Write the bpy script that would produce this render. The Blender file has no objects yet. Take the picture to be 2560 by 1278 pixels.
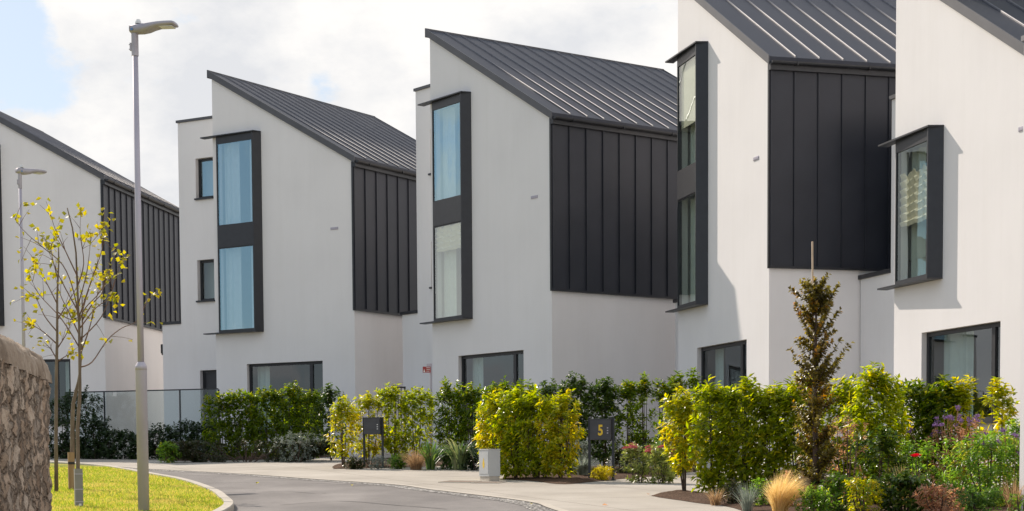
import bpy, bmesh, math, random
import numpy as np
from mathutils import Vector, Matrix, noise
R = math.radians
random.seed(7)
rng = np.random.default_rng(11)
SC = bpy.context.scene
COL = SC.collection

# ------------------------------------------------------------------ camera
F, PITCH, ROLL, PPX, PPY = 4602.06, 0.0632, -0.0063, 1280.0, 1474.0
ct, st = math.cos(PITCH), math.sin(PITCH)
FW = Vector((0, ct, -st)); UP0 = Vector((0, st, ct)); RT0 = Vector((1, 0, 0))
cr, sr = math.cos(ROLL), math.sin(ROLL)
RT = RT0 * cr + UP0 * sr
UPV = UP0 * cr - RT0 * sr
cd = bpy.data.cameras.new('camera'); cam = bpy.data.objects.new('camera', cd); COL.objects.link(cam)
M = Matrix.Identity(4)
for i in range(3):
    M[i][0] = RT[i]; M[i][1] = UPV[i]; M[i][2] = -FW[i]
cam.matrix_world = M
cd.sensor_width = 36; cd.lens = 36 * F / 2560; cd.shift_y = (PPY - 639) / 2560
cd.clip_start = .1; cd.clip_end = 3000
SC.camera = cam

GZ0, GS = -1.5, 0.039                     # the ground rises gently away from the camera
def gz(x, y): return GZ0 + GS * y
def ray(px, py):
    return FW + RT * ((px - PPX) / F) + UPV * (-(py - PPY) / F)
def at(px, py, Y):
    d = ray(px, py); return d * (Y / d.y)
def G(px, py):
    d = ray(px, py); t = GZ0 / (d.z - GS * d.y); return d * t
def gx(px, Y):                             # ground point on the column of the picture px at depth Y
    p = at(px, 1150, Y); return Vector((p.x, Y, gz(p.x, Y)))

# ------------------------------------------------------------------ scene helpers
def tag(o, label=None, cat=None, group=None, kind=None):
    if label: o['label'] = label
    if cat: o['category'] = cat
    if group: o['group'] = group
    if kind: o['kind'] = kind
    return o
def empty(name, loc, rz=0, label=None, cat=None, group=None):
    o = bpy.data.objects.new(name, None); COL.objects.link(o)
    o.location = loc; o.rotation_euler = (0, 0, rz); o.empty_display_size = .2
    return tag(o, label, cat, group)
def mesh(name, V, Fc, mat, parent=None, smooth=False):
    me = bpy.data.meshes.new(name); me.from_pydata([tuple(v) for v in V], [], [tuple(f) for f in Fc])
    me.validate(); me.update()
    if smooth:
        for p in me.polygons: p.use_smooth = True
    if mat: me.materials.append(mat)
    o = bpy.data.objects.new(name, me); COL.objects.link(o)
    if parent: o.parent = parent
    return o
class MB:
    def __init__(s): s.V = []; s.F = []
    def add(s, V, Fc):
        k = len(s.V); s.V += [tuple(v) for v in V]; s.F += [tuple(i + k for i in f) for f in Fc]; return s
    def quad(s, *p): return s.add(p, [tuple(range(len(p)))])
    def box(s, x0, x1, y0, y1, z0, z1):
        v = [(x, y, z) for z in (z0, z1) for y in (y0, y1) for x in (x0, x1)]
        return s.add(v, [(0, 2, 3, 1), (4, 5, 7, 6), (0, 1, 5, 4), (2, 6, 7, 3), (0, 4, 6, 2), (1, 3, 7, 5)])
    def prism(s, pts, z0, z1):
        n = len(pts); v = [(p[0], p[1], z0) for p in pts] + [(p[0], p[1], z1) for p in pts]
        f = [tuple(range(n))[::-1], tuple(range(n, 2 * n))] + [(i, (i + 1) % n, n + (i + 1) % n, n + i) for i in range(n)]
        return s.add(v, f)
    def bar(s, a, b, w, h, up=(0, 0, 1)):
        a, b = Vector(a), Vector(b); d = (b - a).normalized(); u = Vector(up)
        sd = d.cross(u)
        if sd.length < 1e-4: sd = d.cross(Vector((0, 1, 0)))
        sd.normalize(); u = sd.cross(d).normalized()
        v = [p + sd * (w / 2 * i) + u * (h / 2 * j) for p in (a, b) for i, j in ((-1, -1), (1, -1), (1, 1), (-1, 1))]
        return s.add(v, [(3, 2, 1, 0), (4, 5, 6, 7), (0, 1, 5, 4), (1, 2, 6, 5), (2, 3, 7, 6), (3, 0, 4, 7)])
    def tube(s, pts, rad, n=8, cap=True):
        pts = [Vector(p) for p in pts]
        rad = rad if hasattr(rad, '__len__') else [rad] * len(pts)
        V = []; Fc = []
        ref = Vector((1, 0.2, 0))
        for i, p in enumerate(pts):
            d = (pts[min(i + 1, len(pts) - 1)] - pts[max(i - 1, 0)]).normalized()
            a = d.cross(ref)
            if a.length < .05: a = d.cross(Vector((0, 1, .3)))
            a.normalize(); b = d.cross(a)
            V += [p + (a * math.cos(2 * math.pi * k / n) + b * math.sin(2 * math.pi * k / n)) * rad[i] for k in range(n)]
        for i in range(len(pts) - 1):
            for k in range(n):
                Fc.append((i * n + k, i * n + (k + 1) % n, (i + 1) * n + (k + 1) % n, (i + 1) * n + k))
        if cap:
            Fc.append(tuple(range(n))[::-1]); Fc.append(tuple(range((len(pts) - 1) * n, len(pts) * n)))
        return s.add(V, Fc)
    def build(s, name, mat, parent=None, smooth=False): return mesh(name, s.V, s.F, mat, parent, smooth)

# ------------------------------------------------------------------ materials
def newmat(name):
    m = bpy.data.materials.new(name); m.use_nodes = True
    nt = m.node_tree; nt.nodes.clear()
    out = nt.nodes.new('ShaderNodeOutputMaterial')
    return m, nt, out
def N(nt, t, **kw):
    n = nt.nodes.new(t)
    for k, v in kw.items():
        if k in n.inputs and not hasattr(n, k): n.inputs[k].default_value = v
        else:
            try: setattr(n, k, v)
            except Exception: n.inputs[k].default_value = v
    return n
def ramp(nt, fac, stops):
    r = nt.nodes.new('ShaderNodeValToRGB'); e = r.color_ramp.elements
    while len(e) < len(stops): e.new(.5)
    for i, (p, c) in enumerate(stops):
        e[i].position = p; e[i].color = (*c, 1)
    nt.links.new(fac, r.inputs[0]); return r.outputs[0]
def noisetex(nt, scale, detail=4, rough=.55, coord='Object', stretch=None):
    tc = nt.nodes.new('ShaderNodeTexCoord')
    src = tc.outputs[coord]
    if coord == 'World':
        pass
    if stretch:
        mp = nt.nodes.new('ShaderNodeMapping'); mp.inputs['Scale'].default_value = stretch
        nt.links.new(src, mp.inputs[0]); src = mp.outputs[0]
    n = nt.nodes.new('ShaderNodeTexNoise'); n.inputs['Scale'].default_value = scale
    n.inputs['Detail'].default_value = detail; n.inputs['Roughness'].default_value = rough
    nt.links.new(src, n.inputs['Vector']); return n
def surf(name, stops, scale=4, detail=5, rough=.6, bump=0, bscale=40, metallic=0, spec=.5, stretch=None, roughvar=0):
    m, nt, out = newmat(name)
    n = noisetex(nt, scale, detail, stretch=stretch)
    c = ramp(nt, n.outputs[0], stops)
    b = nt.nodes.new('ShaderNodeBsdfPrincipled')
    b.inputs['Roughness'].default_value = rough; b.inputs['Metallic'].default_value = metallic
    b.inputs['Specular IOR Level'].default_value = spec
    nt.links.new(c, b.inputs['Base Color'])
    if bump:
        n2 = noisetex(nt, bscale, 6, .7)
        bp = nt.nodes.new('ShaderNodeBump'); bp.inputs['Strength'].default_value = bump; bp.inputs['Distance'].default_value = .02
        nt.links.new(n2.outputs[0], bp.inputs['Height']); nt.links.new(bp.outputs[0], b.inputs['Normal'])
    if roughvar:
        mr = nt.nodes.new('ShaderNodeMapRange'); mr.inputs['To Min'].default_value = rough - roughvar; mr.inputs['To Max'].default_value = rough + roughvar
        nt.links.new(n.outputs[0], mr.inputs['Value']); nt.links.new(mr.outputs[0], b.inputs['Roughness'])
    nt.links.new(b.outputs[0], out.inputs[0]); return m
def plain(name, c, rough=.5, metallic=0, spec=.5, var=.12, scale=6):
    lo = tuple(x * (1 - var) for x in c); hi = tuple(min(1, x * (1 + var)) for x in c)
    return surf(name, [(.3, lo), (.7, hi)], scale, 4, rough, metallic=metallic, spec=spec)
def leafmat(name, cols, yellow=None, yscale=1.3, ythr=.55, ywid=.12, rough=.3, trans=.45, spec=.5):
    """each leaf is its own island: its green is picked per leaf, patches of turned leaves by a slow noise"""
    m, nt, out = newmat(name)
    g = nt.nodes.new('ShaderNodeNewGeometry')
    c = ramp(nt, g.outputs['Random Per Island'], [(i / (len(cols) - 1), k) for i, k in enumerate(cols)])
    if yellow:
        n = noisetex(nt, yscale, 3)
        ad = nt.nodes.new('ShaderNodeMath'); ad.operation = 'MULTIPLY_ADD'
        nt.links.new(g.outputs['Random Per Island'], ad.inputs[0]); ad.inputs[1].default_value = .25
        nt.links.new(n.outputs[0], ad.inputs[2])
        mr = nt.nodes.new('ShaderNodeMapRange'); mr.inputs['From Min'].default_value = ythr + .12; mr.inputs['From Max'].default_value = ythr + .12 + ywid
        nt.links.new(ad.outputs[0], mr.inputs['Value'])
        mx = nt.nodes.new('ShaderNodeMix'); mx.data_type = 'RGBA'
        nt.links.new(mr.outputs[0], mx.inputs[0]); nt.links.new(c, mx.inputs[6]); mx.inputs[7].default_value = (*yellow, 1)
        c = mx.outputs[2]
    b = nt.nodes.new('ShaderNodeBsdfPrincipled'); b.inputs['Roughness'].default_value = rough
    b.inputs['Specular IOR Level'].default_value = spec
    t = nt.nodes.new('ShaderNodeBsdfTranslucent')
    hs = nt.nodes.new('ShaderNodeHueSaturation'); hs.inputs['Value'].default_value = 2.5; hs.inputs['Saturation'].default_value = 1.1
    nt.links.new(c, hs.inputs['Color']); nt.links.new(hs.outputs[0], t.inputs[0])
    nt.links.new(c, b.inputs['Base Color'])
    ms = nt.nodes.new('ShaderNodeMixShader'); ms.inputs[0].default_value = trans
    nt.links.new(b.outputs[0], ms.inputs[1]); nt.links.new(t.outputs[0], ms.inputs[2])
    nt.links.new(ms.outputs[0], out.inputs[0]); return m
def glassmat(name, tint=(.86, .95, .92), base=.22, ripple=.02, rscale=1.2, refl=(.92, .97, 1)):
    m, nt, out = newmat(name)
    n = noisetex(nt, rscale, 2, .4, stretch=(1, 1, .25))
    bp = nt.nodes.new('ShaderNodeBump'); bp.inputs['Strength'].default_value = ripple; bp.inputs['Distance'].default_value = .25
    nt.links.new(n.outputs[0], bp.inputs['Height'])
    gl = nt.nodes.new('ShaderNodeBsdfGlossy'); gl.inputs['Roughness'].default_value = .005; gl.inputs['Color'].default_value = (*refl, 1)
    nt.links.new(bp.outputs[0], gl.inputs['Normal'])
    tr = nt.nodes.new('ShaderNodeBsdfTransparent'); tr.inputs[0].default_value = (*tint, 1)
    fr = nt.nodes.new('ShaderNodeFresnel'); fr.inputs[0].default_value = 1.5
    mr = nt.nodes.new('ShaderNodeMapRange'); mr.inputs['To Min'].default_value = base; mr.inputs['To Max'].default_value = 1
    nt.links.new(fr.outputs[0], mr.inputs['Value'])
    geo = nt.nodes.new('ShaderNodeNewGeometry'); bf = nt.nodes.new('ShaderNodeMath'); bf.operation = 'SUBTRACT'; bf.inputs[0].default_value = 1
    nt.links.new(geo.outputs['Backfacing'], bf.inputs[1]); fm = nt.nodes.new('ShaderNodeMath'); fm.operation = 'MULTIPLY'   # only the outer face reflects
    nt.links.new(mr.outputs[0], fm.inputs[0]); nt.links.new(bf.outputs[0], fm.inputs[1])
    ms = nt.nodes.new('ShaderNodeMixShader'); nt.links.new(fm.outputs[0], ms.inputs[0])
    nt.links.new(tr.outputs[0], ms.inputs[1]); nt.links.new(gl.outputs[0], ms.inputs[2])
    nt.links.new(ms.outputs[0], out.inputs[0]); return m
def rendermat():
    m, nt, out = newmat('white_render')
    a = noisetex(nt, .5, 4); b2 = noisetex(nt, 2.2, 6, .65, stretch=(1, 1, .18))
    ad = nt.nodes.new('ShaderNodeMath'); ad.operation = 'MULTIPLY_ADD'; ad.inputs[1].default_value = .5
    nt.links.new(b2.outputs[0], ad.inputs[0]); nt.links.new(a.outputs[0], ad.inputs[2])
    sk = noisetex(nt, 2.6, 6, .7, stretch=(1, 1, .07)); skr = ramp(nt, sk.outputs[0], [(.32, (.93, .925, .91)), (.5, (1, 1, 1))])
    c = ramp(nt, ad.outputs[0], [(.5, (.765, .745, .742)), (.75, (.80, .78, .777)), (.95, (.82, .80, .797))])
    p = nt.nodes.new('ShaderNodeBsdfPrincipled'); p.inputs['Roughness'].default_value = .9; p.inputs['Specular IOR Level'].default_value = .15
    mk = nt.nodes.new('ShaderNodeMix'); mk.data_type = 'RGBA'; mk.blend_type = 'MULTIPLY'; mk.inputs[0].default_value = .30; nt.links.new(c, mk.inputs[6]); nt.links.new(skr, mk.inputs[7])
    nt.links.new(mk.outputs[2], p.inputs['Base Color'])
    f = noisetex(nt, 130, 4, .7); bp = nt.nodes.new('ShaderNodeBump'); bp.inputs['Strength'].default_value = .12; bp.inputs['Distance'].default_value = .01
    nt.links.new(f.outputs[0], bp.inputs['Height']); nt.links.new(bp.outputs[0], p.inputs['Normal'])
    nt.links.new(p.outputs[0], out.inputs[0]); return m
def stonemat():
    m, nt, out = newmat('rubble_stone')
    tc = nt.nodes.new('ShaderNodeTexCoord')
    mp = nt.nodes.new('ShaderNodeMapping'); mp.inputs['Scale'].default_value = (6.5, 6.5, 5.2)
    nt.links.new(tc.outputs['Object'], mp.inputs[0])
    nz = nt.nodes.new('ShaderNodeTexNoise'); nz.inputs['Scale'].default_value = 2.5; nz.inputs['Detail'].default_value = 3
    nt.links.new(mp.outputs[0], nz.inputs['Vector'])
    mx = nt.nodes.new('ShaderNodeMix'); mx.data_type = 'RGBA'; mx.blend_type = 'LINEAR_LIGHT'; mx.inputs[0].default_value = .35
    nt.links.new(mp.outputs[0], mx.inputs[6]); nt.links.new(nz.outputs['Color'], mx.inputs[7])
    v = nt.nodes.new('ShaderNodeTexVoronoi'); v.inputs['Scale'].default_value = 1.0; nt.links.new(mx.outputs[2], v.inputs['Vector'])
    e = nt.nodes.new('ShaderNodeTexVoronoi'); e.feature = 'DISTANCE_TO_EDGE'; e.inputs['Scale'].default_value = 1.0; nt.links.new(mx.outputs[2], e.inputs['Vector'])
    sp = nt.nodes.new('ShaderNodeSeparateColor'); nt.links.new(v.outputs['Color'], sp.inputs[0])
    c = ramp(nt, sp.outputs[0], [(0, (.26, .185, .13)), (.3, (.40, .295, .21)), (.55, (.50, .37, .27)), (.8, (.60, .48, .37)), (1, (.33, .27, .22))])
    mo = ramp(nt, e.outputs['Distance'], [(0.0, (0, 0, 0)), (.14, (1, 1, 1))])
    mm = nt.nodes.new('ShaderNodeMix'); mm.data_type = 'RGBA'
    nt.links.new(mo, mm.inputs[0]); mm.inputs[6].default_value = (.30, .235, .18, 1); nt.links.new(c, mm.inputs[7])
    f = noisetex(nt, 22, 8, .7)
    m2 = nt.nodes.new('ShaderNodeMix'); m2.data_type = 'RGBA'; m2.blend_type = 'OVERLAY'; m2.inputs[0].default_value = .55
    nt.links.new(mm.outputs[2], m2.inputs[6]); nt.links.new(f.outputs[0], m2.inputs[7])
    p = nt.nodes.new('ShaderNodeBsdfPrincipled'); p.inputs['Roughness'].default_value = .92; p.inputs['Specular IOR Level'].default_value = .2
    nt.links.new(m2.outputs[2], p.inputs['Base Color'])
    ad = nt.nodes.new('ShaderNodeMath'); ad.operation = 'MULTIPLY_ADD'; ad.inputs[1].default_value = .5
    nt.links.new(f.outputs[0], ad.inputs[0]); nt.links.new(mo, ad.inputs[2])
    bp = nt.nodes.new('ShaderNodeBump'); bp.inputs['Strength'].default_value = 1; bp.inputs['Distance'].default_value = .05
    nt.links.new(ad.outputs[0], bp.inputs['Height']); nt.links.new(bp.outputs[0], p.inputs['Normal'])
    nt.links.new(p.outputs[0], out.inputs[0]); return m

MT = {}
MT['render'] = rendermat()
MT['zinc_roof'] = surf('zinc_roof', [(.3, (.032, .035, .049)), (.7, (.046, .050, .066))], 1.2, 5, .52, metallic=.0, spec=.3, roughvar=.05)
MT['zinc_seam'] = surf('zinc_seam', [(.3, (.14, .14, .158)), (.7, (.185, .185, .20))], 2, 4, .55, metallic=.2)
MT['zinc_trim'] = surf('zinc_trim', [(.3, (.075, .076, .085)), (.7, (.10, .10, .11))], 2, 4, .5, metallic=.1)
MT['zinc_wall'] = surf('zinc_cladding', [(.3, (.023, .026, .036)), (.7, (.034, .037, .049))], .9, 5, .45, metallic=.2, spec=.45, roughvar=.06)
MT['dark_metal'] = plain('anthracite_metal', (.028, .030, .036), .42, .2)
MT['frame'] = plain('frame_anthracite', (.022, .023, .028), .45, .1)
MT['grey_metal'] = surf('galvanised_steel', [(.3, (.41, .385, .45)), (.7, (.51, .48, .545))], 5, 5, .55, metallic=.15, stretch=(1, 1, .25), roughvar=.06)
MT['lamp_head'] = plain('grey_cast_aluminium', (.40, .375, .41), .5, .3)
MT['white_plastic'] = plain('white_plastic', (.75, .75, .74), .3)
MT['black'] = plain('black_rubber', (.015, .015, .017), .6)
MT['glass_sky'] = glassmat('window_glass', tint=(.93, .96, .98), base=.34, ripple=.03, refl=(.56, .83, .96))
MT['glass_low'] = glassmat('ground_floor_glass', tint=(.84, .90, .90), base=.06, ripple=.01)
MT['glass_wavy'] = glassmat('wavy_window_glass', tint=(.93, .97, .94), base=.22, ripple=.012, rscale=1.2, refl=(.9, .97, .97))
MT['balustrade'] = glassmat('balustrade_glass', tint=(.80, .85, .86), base=.02, ripple=.0)
MT['room'] = plain('room_paint', (.66, .68, .63), .9, var=.03)
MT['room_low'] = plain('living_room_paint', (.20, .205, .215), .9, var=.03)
MT['pane_reflection'] = plain('beige_reflection', (.74, .66, .54), .9, var=.03)  # tone of the building reflected in the panes, set as a plain colour
MT['curtain'] = plain('curtain_cloth', (.66, .68, .64), .95, var=.05)
MT['floor'] = plain('room_floor', (.30, .22, .15), .6)
MT['soil'] = surf('bark_mulch', [(.3, (.045, .028, .018)), (.5, (.10, .06, .04)), (.7, (.17, .11, .075))], 30, 6, .95, bump=1, bscale=55, spec=.1)
MT['concrete'] = surf('pale_concrete_paving', [(.25, (.37, .335, .285)), (.5, (.44, .40, .345)), (.75, (.49, .45, .39))], .9, 8, .88, bump=.15, bscale=60, spec=.2)
MT['kerb'] = surf('kerb_concrete', [(.3, (.42, .38, .32)), (.7, (.54, .49, .42))], 6, 6, .9, bump=.2, bscale=60, spec=.2)
MT['ground'] = surf('bare_ground', [(.3, (.16, .14, .10)), (.7, (.24, .21, .16))], 1, 6, .95)
MT['asphalt'] = None
MT['gravel'] = None
MT['bark'] = surf('young_bark', [(.3, (.12, .085, .06)), (.7, (.23, .175, .13))], 14, 6, .85, bump=.4, bscale=50, stretch=(1, 1, .3))
MT['twig'] = plain('twig', (.16, .09, .06), .8, var=.3)
MT['dark_bark'] = surf('dark_bark', [(.3, (.05, .033, .024)), (.7, (.12, .08, .06))], 14, 5, .9)
MT['cane'] = plain('bamboo_cane', (.42, .31, .2), .7, var=.2)
MT['timber'] = surf('weathered_timber', [(.3, (.28, .17, .085)), (.7, (.40, .26, .14))], 3, 5, .85, stretch=(8, 8, .6))
MT['timber_grey'] = surf('grey_timber', [(.3, (.17, .12, .09)), (.7, (.30, .23, .18))], 3, 5, .85, stretch=(8, 8, .6))
MT['guard'] = plain('grey_tree_guard', (.235, .225, .21), .6, var=.1)
MT['cabinet_light'] = surf('cabinet_grey', [(.3, (.45, .465, .465)), (.7, (.52, .53, .525))], 3, 6, .55, roughvar=.08)
MT['yellow_paint'] = plain('yellow_paint', (.75, .50, .03), .5, var=.05)
MT['white_paint'] = plain('white_paint', (.72, .72, .70), .5, var=.04)
MT['red_paint'] = plain('red_sign_paint', (.36, .035, .035), .5, var=.08)
MT['box_metal'] = plain('letterbox_grey', (.06, .06, .066), .45, .2)
MT['iron'] = surf('rusty_iron_cover', [(.3, (.12, .08, .055)), (.7, (.24, .17, .12))], 9, 6, .8, bump=.4, bscale=40)
MT['stone'] = stonemat()
MT['coping'] = surf('lime_mortar_coping', [(.3, (.23, .175, .13)), (.5, (.37, .29, .22)), (.72, (.52, .43, .34))], 7, 9, .95, bump=1.0, bscale=18, spec=.1, stretch=(1, 1, .7))
# ---- asphalt and gravel
def asphalt():
    m, nt, out = newmat('asphalt')
    a = noisetex(nt, .55, 6, .6, stretch=(1, .5, 1)); f = noisetex(nt, 90, 3, .8)
    ad = nt.nodes.new('ShaderNodeMath'); ad.operation = 'MULTIPLY_ADD'; ad.inputs[1].default_value = .55
    nt.links.new(f.outputs[0], ad.inputs[0]); nt.links.new(a.outputs[0], ad.inputs[2])
    c = ramp(nt, ad.outputs[0], [(.5, (.10, .092, .088)), (.78, (.172, .158, .15)), (1, (.26, .24, .225))])
    p = nt.nodes.new('ShaderNodeBsdfPrincipled'); p.inputs['Roughness'].default_value = .85; p.inputs['Specular IOR Level'].default_value = .35
    nt.links.new(c, p.inputs['Base Color'])
    bp = nt.nodes.new('ShaderNodeBump'); bp.inputs['Strength'].default_value = .5; bp.inputs['Distance'].default_value = .012
    nt.links.new(f.outputs[0], bp.inputs['Height']); nt.links.new(bp.outputs[0], p.inputs['Normal'])
    nt.links.new(p.outputs[0], out.inputs[0]); return m
def gravel():
    m, nt, out = newmat('gravel_edge')
    tc = nt.nodes.new('ShaderNodeTexCoord')
    v = nt.nodes.new('ShaderNodeTexVoronoi'); v.inputs['Scale'].default_value = 26; nt.links.new(tc.outputs['Object'], v.inputs[0])
    sp = nt.nodes.new('ShaderNodeSeparateColor'); nt.links.new(v.outputs['Color'], sp.inputs[0])
    c = ramp(nt, sp.outputs[0], [(0, (.05, .046, .043)), (.4, (.12, .11, .10)), (.72, (.22, .205, .19)), (.9, (.5, .47, .43)), (1, (.62, .6, .56))])
    p = nt.nodes.new('ShaderNodeBsdfPrincipled'); p.inputs['Roughness'].default_value = .7
    nt.links.new(c, p.inputs['Base Color'])
    bp = nt.nodes.new('ShaderNodeBump'); bp.inputs['Strength'].default_value = 1; bp.inputs['Distance'].default_value = .03; bp.invert = True
    nt.links.new(v.outputs['Distance'], bp.inputs['Height']); nt.links.new(bp.outputs[0], p.inputs['Normal'])
    nt.links.new(p.outputs[0], out.inputs[0]); return m
def joints(m):
    nt = m.node_tree; p = next(n for n in nt.nodes if n.type == 'BSDF_PRINCIPLED'); src = p.inputs['Base Color'].links[0].from_socket
    tc = nt.nodes.new('ShaderNodeTexCoord'); mp = nt.nodes.new('ShaderNodeMapping'); mp.inputs['Rotation'].default_value = (0, 0, -.36); nt.links.new(tc.outputs['Object'], mp.inputs[0])
    b = nt.nodes.new('ShaderNodeTexBrick'); b.offset = 0; b.inputs['Scale'].default_value = 1; b.inputs['Brick Width'].default_value = 2.6; b.inputs['Row Height'].default_value = 2.9
    b.inputs['Mortar Size'].default_value = .012; b.inputs['Mortar Smooth'].default_value = .3; nt.links.new(mp.outputs[0], b.inputs[0])
    big = noisetex(nt, .35, 3); f2 = noisetex(nt, 14, 5, .75)
    st = ramp(nt, f2.outputs[0], [(.28, (.55, .52, .49)), (.42, (1, 1, 1))]); sb = ramp(nt, big.outputs[0], [(.35, (.84, .83, .82)), (.6, (1, 1, 1))])
    def mul(a, c, f):
        x = nt.nodes.new('ShaderNodeMix'); x.data_type = 'RGBA'; x.blend_type = 'MULTIPLY'
        if isinstance(f, float): x.inputs[0].default_value = f
        else: nt.links.new(f, x.inputs[0])
        nt.links.new(a, x.inputs[6])
        if isinstance(c, tuple): x.inputs[7].default_value = (*c, 1)
        else: nt.links.new(c, x.inputs[7])
        return x.outputs[2]
    c = mul(mul(mul(src, st, .6), sb, 1.0), (.42, .40, .37), b.outputs['Fac'])
    nt.links.new(c, p.inputs['Base Color'])
joints(MT['concrete'])
MT['tar'] = plain('tar_seam', (.045, .042, .04), .7)
MT['asphalt'] = asphalt(); MT['gravel'] = gravel()
# ---- leaves
MT['laurel'] = leafmat('laurel_leaf', [(.10, .14, .012), (.17, .21, .016), (.26, .29, .020), (.35, .35, .025)], (.42, .33, .012), 1.1, .56, .16, trans=.62)
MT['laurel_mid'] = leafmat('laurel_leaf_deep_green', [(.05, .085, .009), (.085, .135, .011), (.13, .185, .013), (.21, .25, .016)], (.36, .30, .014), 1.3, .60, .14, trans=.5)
MT['laurel_gold'] = leafmat('laurel_leaf_turning', [(.15, .19, .010), (.24, .27, .013), (.34, .34, .015), (.42, .37, .016)], (.48, .37, .013), 1.0, .45, .2, trans=.5)
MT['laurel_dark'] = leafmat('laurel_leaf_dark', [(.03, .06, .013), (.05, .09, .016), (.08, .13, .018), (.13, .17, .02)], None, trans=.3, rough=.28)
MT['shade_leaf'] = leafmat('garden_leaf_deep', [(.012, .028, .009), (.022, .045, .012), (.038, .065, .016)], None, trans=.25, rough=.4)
MT['lowhedge'] = leafmat('low_hedge_leaf', [(.022, .026, .012), (.035, .045, .014), (.05, .065, .017), (.07, .04, .025)], None, trans=.3)
MT['bright'] = leafmat('bright_leaf', [(.07, .14, .02), (.13, .23, .03), (.22, .31, .045)], (.42, .38, .05), 2, .6, .1, trans=.5)
MT['lime'] = leafmat('lime_leaf', [(.14, .15, .012), (.26, .23, .015), (.40, .32, .016)], None, trans=.55, rough=.5)
MT['beech'] = leafmat('copper_beech_leaf', [(.06, .05, .017), (.11, .09, .022), (.16, .14, .028), (.24, .18, .03)], (.36, .17, .02), 2.2, .6, .12, trans=.45, rough=.35)
MT['greyleaf'] = leafmat('silver_leaf', [(.12, .15, .12), (.2, .23, .19), (.30, .33, .28)], None, trans=.2, rough=.7)
MT['phormium'] = leafmat('variegated_strap_leaf', [(.05, .09, .03), (.10, .14, .05), (.28, .28, .13)], None, trans=.3, rough=.35)
MT['strap_green'] = leafmat('green_strap_leaf', [(.04, .09, .02), (.08, .15, .03), (.14, .2, .04)], None, trans=.4, rough=.4)
MT['straw'] = leafmat('straw_grass', [(.42, .30, .12), (.58, .44, .20), (.70, .57, .32)], None, trans=.4, rough=.6, spec=.2)
MT['brown_grass'] = leafmat('brown_grass', [(.16, .10, .06), (.24, .16, .09), (.33, .23, .13)], None, trans=.4, rough=.7, spec=.2)
MT['russet'] = leafmat('russet_leaf', [(.26, .12, .07), (.38, .21, .12), (.48, .31, .19)], None, trans=.4, rough=.5)
MT['sedum_leaf'] = leafmat('sedum_leaf', [(.13, .17, .04), (.22, .25, .06), (.32, .32, .11)], None, trans=.4, rough=.4)
MT['sedum_flower'] = leafmat('sedum_flower', [(.24, .06, .07), (.36, .10, .11), (.42, .16, .15)], None, trans=.3, rough=.8)
MT['purple'] = leafmat('verbena_flower', [(.10, .06, .16), (.17, .10, .24), (.24, .15, .30)], None, trans=.3, rough=.8)
MT['rose'] = leafmat('red_rose', [(.30, .004, .012), (.48, .008, .02), (.6, .02, .03)], None, trans=.3, rough=.5)
MT['goldbush'] = leafmat('golden_conifer', [(.28, .26, .02), (.42, .36, .03), (.5, .42, .05)], None, trans=.5, rough=.6)
MT['lawn_blade'] = leafmat('lawn_blade', [(.10, .18, .025), (.20, .275, .035), (.35, .33, .055), (.45, .375, .11)], (.44, .35, .12), .9, .5, .25, trans=.5, rough=.6, spec=.2)
MT['lawn'] = surf('lawn_base', [(.3, (.17, .21, .025)), (.5, (.30, .29, .035)), (.7, (.46, .37, .09))], 1.1, 7, .95, bump=.5, bscale=60, spec=.1)

# ------------------------------------------------------------------ foliage geometry
def leafmesh(name, P, D, Nn, L, W, mat, parent, fold=.18, droop=.12):
    P = np.asarray(P, float); D = np.asarray(D, float); Nn = np.asarray(Nn, float); n = len(P)
    L = np.broadcast_to(np.asarray(L, float), (n,))[:, None]; W = np.broadcast_to(np.asarray(W, float), (n,))[:, None]
    D = D / (np.linalg.norm(D, axis=1, keepdims=True) + 1e-9)
    S = np.cross(D, Nn); S /= (np.linalg.norm(S, axis=1, keepdims=True) + 1e-9)
    U = np.cross(S, D)
    v = np.stack([P, P + D * L * .45 + S * W * .5 + U * W * fold, P + D * L - U * L * droop, P + D * L * .45 - S * W * .5 + U * W * fold], 1).reshape(-1, 3)
    me = bpy.data.meshes.new(name)
    me.vertices.add(4 * n); me.vertices.foreach_set('co', v.ravel())
    b = (np.arange(n) * 4)[:, None]
    idx = np.concatenate([b, b + 1, b + 2, b, b + 2, b + 3], 1).ravel()
    me.loops.add(6 * n); me.loops.foreach_set('vertex_index', idx.astype(np.int32))
    me.polygons.add(2 * n); me.polygons.foreach_set('loop_start', (np.arange(2 * n) * 3).astype(np.int32))
    me.update(calc_edges=True); me.validate()
    me.materials.append(mat)
    o = bpy.data.objects.new(name, me); COL.objects.link(o); o.parent = parent
    return o
def unit(n):
    v = rng.normal(size=(n, 3)); return v / np.linalg.norm(v, axis=1, keepdims=True)
def clump_leaves(C, A, per, L, W, droop=.35, spread=.9):
    """leaves round each clump axis: returns P, D, N, L, W"""
    n = len(C); A = A / (np.linalg.norm(A, axis=1, keepdims=True) + 1e-9)
    C = np.repeat(C, per, 0); A = np.repeat(A, per, 0); m = len(C)
    r = unit(m); r -= A * np.sum(r * A, 1, keepdims=True); r /= (np.linalg.norm(r, axis=1, keepdims=True) + 1e-9)
    t = rng.uniform(0, 1, (m, 1))
    P = C + A * (t * L * 1.3 - L * .5)
    D = A * (.25 + .5 * t) + r * spread * rng.uniform(.6, 1.1, (m, 1)); D[:, 2] -= droop * rng.uniform(.3, 1.3, m)
    Nn = A * 1.0 + r * .2 + rng.normal(size=(m, 3)) * .35
    Nn[:, 2] += .5
    return P, D, Nn, L * rng.uniform(.7, 1.2, m), W * rng.uniform(.75, 1.2, m)
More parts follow.
